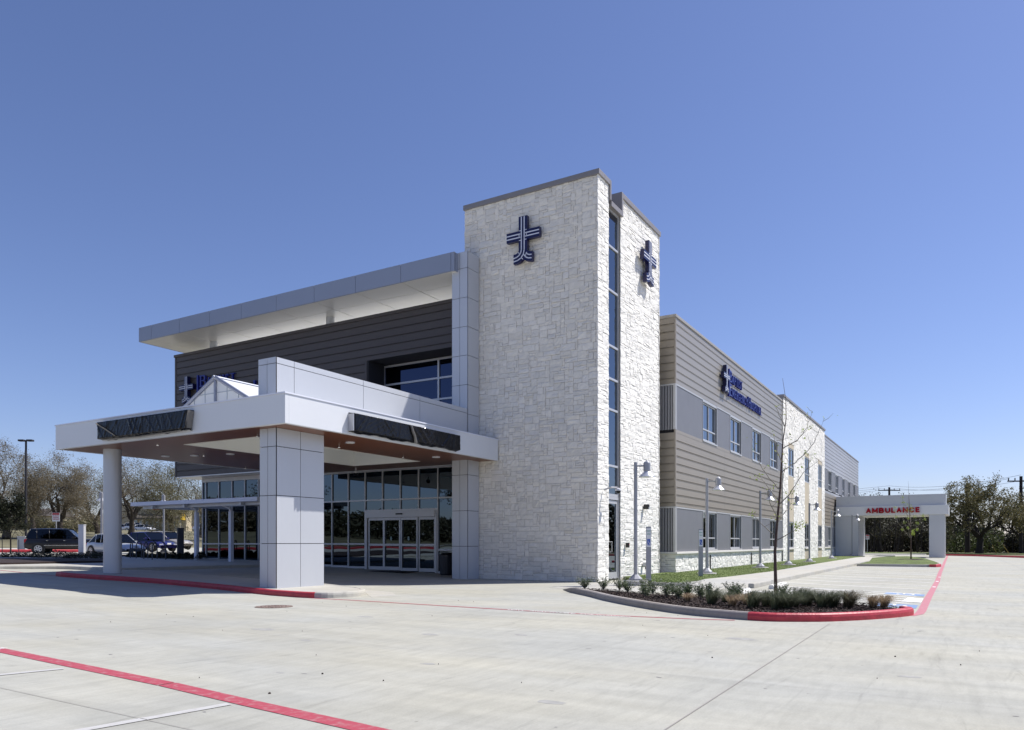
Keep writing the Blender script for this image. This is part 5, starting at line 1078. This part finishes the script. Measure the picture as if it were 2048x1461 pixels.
young_tree('thin bare young tree with few green leaves in the curved mulch bed', (16.95,3.42,.10), 4.7,
  [P_(1540,1194),P_(1539,1150),P_(1538,1105),P_(1543,1040),P_(1548,985),P_(1551,930),P_(1554,885),P_(1560,845),P_(1559,805),P_(1553,765)],
  [[P_(1548,985),P_(1530,960,.1),P_(1512,925,.25),P_(1502,880,.3)],[P_(1551,930),P_(1535,905,-.2),P_(1527,880,-.25)],[P_(1550,950),P_(1580,930,.1),P_(1608,905,.1),P_(1630,870,.15),P_(1640,840,.15)],[P_(1552,905),P_(1575,890,-.2),P_(1590,865,-.3),P_(1601,835,-.3)],
   [P_(1545,1015),P_(1570,985,-.1),P_(1590,950,-.1),P_(1625,925,0)],[P_(1543,1040),P_(1522,1010,-.2),P_(1512,985,-.3)],[P_(1540,1075),P_(1518,1050,.3),P_(1504,1030,.4)],[P_(1540,1060),P_(1560,1035,.3),P_(1580,1020,.4),P_(1588,990,.5)],
   [P_(1548,1000),P_(1562,965,.3),P_(1572,935,.4)],[P_(1540,1085),P_(1565,1065,-.3),P_(1580,1050,-.4)],[P_(1546,1005),P_(1532,975,.3),P_(1520,950,.5)],[P_(1557,860),P_(1550,835,.1),P_(1541,815,.15)]], 190, 5, .040)
k2 = 50/1499; Q_ = lambda x, y, b=0: ((x-1821)*k2, b, (1121-y)*k2)
young_tree('small young tree with pale green spring leaves on the far grass island', tuple(Vector((52.5,2.55,.2))), 3, [Q_(1821,1122),Q_(1821,1090),Q_(1820,1060),Q_(1818,1030),Q_(1817,1000),Q_(1816,975)],
  [[Q_(1821,1082),Q_(1810,1065,.2),Q_(1802,1050,.4),Q_(1798,1030,.5)],[Q_(1820,1070),Q_(1832,1058,-.2),Q_(1836,1040,-.4)],[Q_(1820,1060),Q_(1808,1045,-.4),Q_(1804,1020,-.5)],[Q_(1820,1055),Q_(1828,1040,.5),Q_(1830,1020,.7)],[Q_(1819,1045),Q_(1812,1030,.2),Q_(1810,1005,.3)],[Q_(1821,1085),Q_(1830,1072,.4),Q_(1840,1065,.5)],[Q_(1821,1080),Q_(1812,1075,-.4),Q_(1806,1062,-.6)]], 750, 6, .045)
tag(MB().lathe(52.5,2.55,[(.75,.2),(.6,.245),(.05,.26)],18).build('mulch_ring','mulch'), None, None, None, 'structure')
# dark young tree with stakes, left edge
o = make_tree('young_tree', 'dark evergreen young tree held by stakes at the left edge', 'tree', place(21,1119,38), 3.5, .62, 61, leafmat('dark_young',(.012,.016,.008),(.03,.035,.015),.1), 'barkd', 5200, .045, maxl=4, nch=(5,4,3,3), trunk=.42, clump=.14, tr=.016, spread=.35)
for s in (-.42,.42): MB().tube([tuple(RT*s+Vector((0,0,0))),tuple(RT*s+Vector((0,0,1.0)))],.018,6).build('stake','poled',o)
# flowering shrubs and grasses of the front bed ----------------------
LS = leafmat('shrub_leaves', (.045,.075,.022), (.11,.15,.06), .25); PW = mat('white_petals', (.75,.76,.72), .6)
def shrub(label, x, y, s, seed):
    o = thing('flowering_shrub', label, 'shrub', (x,y,.10), 0, 'white flowering shrubs in the curved bed'); rr = random.Random(seed); mb = MB(); fl = MB(); st = MB()
    for k in range(24):
        a = rr.uniform(0,6.28); t_ = rr.uniform(.1,.95); tip = Vector((math.cos(a)*t_*s,math.sin(a)*t_*s,s*rr.uniform(.7,1.25))); st.tube([(0,0,0),tuple(tip*.5+Vector((0,0,.03))),tuple(tip)],[.006,.004,.002],4,cap=False)
        for j in range(30):
            c = tip*rr.uniform(.30,1.0)+Vector((rr.gauss(0,.02),rr.gauss(0,.02),rr.gauss(0,.02))); l = rr.uniform(.018,.034); d = Vector((rr.gauss(0,1),rr.gauss(0,1),rr.uniform(-.2,1.3))).normalized(); b = d.orthogonal().normalized()*.35*l; mb.add([c,c+d*l*.5+b,c+d*l,c+d*l*.5-b],[(0,1,2,3)])
        if rr.random() < .8:
            c = tip+Vector((rr.gauss(0,.015),rr.gauss(0,.015),.008))
            for j in range(6): q = j*1.05; fl.add([c,c+Vector((math.cos(q-.4)*.014,math.sin(q-.4)*.014,.006)),c+Vector((math.cos(q)*.024,math.sin(q)*.024,.004)),c+Vector((math.cos(q+.4)*.014,math.sin(q+.4)*.014,.006))],[(0,1,2,3)])
    st.build('stems','twig',o); mb.build('foliage',LS,o); fl.build('flowers',PW,o); return o
pts = [(16.95,8.0),(16.85,7.45),(16.9,7.05),(16.25,6.58),(16.42,6.25),(15.2,5.75),(16.2,5.95),(16.25,5.5),(15.25,5.3),(16.1,5.15),(14.88,4.9),(15.85,5.0),(15.95,4.6),(15.35,4.6),(16.0,4.1),(15.6,3.9),(16.0,3.1)]
side = ['at the pointed left tip of the bed','second from the pointed tip of the bed','third from the pointed tip of the bed','beside the footing of the nearest lamp post','in the back row below the first parking post','in front of the back row near the grey kerb','in the back row, behind the nearest kerb shrub','in the back row before the sidewalk ramp','near the grey kerb, right of the ramp','back row shrub left of the pale wheel stop','closest to the grey kerb at the start of the grasses','back row shrub behind the first tan grass','back row shrub next to the pale wheel stop','between the back row and the first tan grass','left of the thin young tree, at the back edge','left of the thin young tree, inside the bed','right behind the thin young tree']
for k, (x, y) in enumerate(pts): shrub('small shrub with white flowers '+side[k], x, y, rnd.uniform(.21,.27), 500+k)
GG = leafmat('green_grass_blades', (.06,.075,.035), (.17,.185,.11), .25); GT = leafmat('tan_grass_blades', (.28,.20,.12), (.48,.37,.24), .3); GM = leafmat('mixed_grass_blades', (.08,.075,.04), (.26,.20,.12), .3)
def tuft(label, x, y, s, m, seed, lean=.6, n=420):
    rr = random.Random(seed); mb = MB(); wd = RT*1.0+FW*.1
    for k in range(n):
        a = rr.uniform(0,6.28); t_ = rr.random()**.5; b0 = Vector((math.cos(a)*t_*s*.22,math.sin(a)*t_*s*.22,0)); out_ = Vector((math.cos(a),math.sin(a),0))*s*rr.uniform(.2,1.15)*t_+wd*s*lean*rr.uniform(.3,1.1); hh = s*rr.uniform(.6,1.05)
        p1 = b0+out_*.25+Vector((0,0,hh*.6)); p2 = b0+out_*.65+Vector((0,0,hh*.88)); p3 = b0+out_*1.15+Vector((0,0,hh*rr.uniform(.35,.9))); sd = Vector((-out_.y,out_.x,0)).normalized()*.0028
        mb.add([b0-sd,b0+sd,p1+sd,p1-sd,p2+sd*.7,p2-sd*.7,p3],[(0,1,2,3),(3,2,4,5),(5,4,6)])
    return tag(mb_build(mb, x, y, m), label, 'ornamental grass', 'ornamental grasses in the curved bed')
def mb_build(mb, x, y, m): o = mb.build('tufted_plant', m); o.location = (x,y,.085); return o
gpos = [(14.44,4.60,'t','first small tan grass after the white shrubs'),(13.95,3.98,'g','dark green grass left of the two tan ones'),(13.75,3.55,'t','round tan grass, first of the pair near the grey kerb'),(14.2,3.38,'t','round tan grass, second of the pair left of the young tree'),(13.62,3.15,'g','dark green grass near the start of the red kerb'),(14.1,3.02,'g','dark green grass just left of the young tree trunk'),(13.55,2.74,'g','large dark green grass in front of the young tree trunk'),(13.85,2.62,'g','dark green grass in front of the trunk, closer to the bay'),(15.2,2.68,'g','dark green grass at the back edge right of the trunk'),(14.6,2.42,'g','dark green windblown grass right of the young tree'),(14.3,2.10,'g','dark green grass, left of a touching pair'),(14.5,1.95,'g','dark green grass, right of a touching pair'),(14.55,1.70,'m','mixed green and tan grass near the red kerb joint'),(14.75,1.32,'t','tan windblown grass near the red bed tip'),(15.0,1.16,'t','last tan grass at the red bed tip')]
for k, (x, y, c, lb) in enumerate(gpos): tuft(lb, x, y, {'t':.25,'g':.34,'m':.35}[c]*(.8 if k==0 else 1), {'t':GT,'g':GG,'m':GM}[c], 700+k, .9 if c != 't' else .5, 330)
for k, (x, y) in enumerate(((15.5,3.6),(15.2,3.3),(15.6,3.0),(15.0,2.95),(15.35,2.35),(15.0,2.2),(15.1,1.75),(15.55,2.5),(14.9,3.6),(15.3,4.0),(14.6,3.9),(14.9,4.3),(15.6,4.4),(14.7,2.8),(15.6,3.4),(14.3,2.55))):
    o = tuft('small green grass tuft filling the middle of the curved bed', x, y, rnd.uniform(.16,.22), GG, 800+k, .7, 260)
    o['group'] = 'small green tufts in the curved bed'
# dark shrubs of the left bed and by the racks
LK = leafmat('dark_shrub_leaves', (.018,.022,.012), (.05,.055,.025), .15)
def low_shrub(label, px_, py_, d, s, seed, hs=1.0):
    p = px_at(px_,py_,d); o = thing('low_shrub', label, 'shrub', p, 0, 'dark low shrubs of the left bed'); rr = random.Random(seed); mb = MB(); st = MB()
    for k in range(9): a = rr.uniform(0,6.28); st.tube([(0,0,0),(math.cos(a)*s*.5,math.sin(a)*s*.5,s*.7*hs)],[.012,.004],4,cap=False)
    for k in range(900):
        u = Vector((rr.gauss(0,.42),rr.gauss(0,.42),0)); z = max(0,(1-u.length**2*.8))*rr.random()**.6*s*hs; c = Vector((u.x*s,u.y*s,z)); l = rr.uniform(.02,.05); a = Vector((rr.gauss(0,1),rr.gauss(0,1),rr.gauss(0,1)+.6)).normalized(); b = a.orthogonal().normalized()*.4; mb.add([c-a*l,c+b*l,c+a*l,c-b*l],[(0,1,2,3)])
    st.build('stems','barkd',o); mb.build('foliage',LK,o); return o
for k, px_ in enumerate(range(-8,212,17)): low_shrub('dark low shrub %s' % ('at the left picture edge','near the left edge below the young tree','under the left tree stake','right of the left tree stake','before the utility box','left of the black suv wheel','below the black suv rear wheel','below the middle of the black suv','before the white sign pillar','right of the white sign pillar','before the silver car wheel','left of the round column','touching the round column')[k], px_, 1127-k*.25, 33.5+rnd.uniform(-.6,.6), rnd.uniform(.42,.58), 900+k)
LKs = ['left of the bike racks','behind the second bike rack','behind the middle bike rack','behind the fourth bike rack','behind the last bike rack','left of the dark pillar','right of the dark pillar','between the dark pillar and the walkway post','left of the white walkway post','at the foot of the walkway post','beside the shopfront corner']
for k, px_ in enumerate(range(262,408,14)): low_shrub('spiky dark shrub '+LKs[k], px_, 1118, 35.5-k*.2, rnd.uniform(.20,.30), 940+k, 1.2)
# grass blades on the near lawn edge
mb = MB(); rr = random.Random(9); n = 0
while n < 9000:
    x, y = 21+rr.random()**1.5*24, rr.uniform(6.4,9.35)
    if not inpoly(x,y,gr): continue
    z = .11; h = rr.uniform(.015,.05); a = rr.uniform(0,6.28); d = Vector((math.cos(a)*.006,math.sin(a)*.006,0)); c = Vector((x,y,z)); mb.add([c-d,c+d,c+Vector((rr.gauss(0,.012),rr.gauss(0,.012),h))],[(0,1,2)]); n += 1
tag(mb.build('grass_blades', leafmat('lawn_blades',(.07,.12,.02),(.15,.21,.05),.3)), 'mown green grass strip between the side wall and the walk', 'grass', None, 'stuff')
# bits of debris on the drive
mb = MB(); rr = random.Random(4)
for x, y, s in [(13.9-9.6,4.9,.012),(5.2,5.2,.010),(11.2,-1.2,.012),(9.2,.6,.010),(8.1,2.3,.008)]+[(rr.uniform(4,14),rr.uniform(-4,12),rr.uniform(.003,.007)) for _ in range(40)]: mb.lathe(x,y,[(s,.002),(s*1.1,.006),(s*.5,.013)],6)
tag(mb.build('gravel_bits','mulch'), 'scattered dark pebbles on the concrete drive', 'gravel', None, 'stuff')
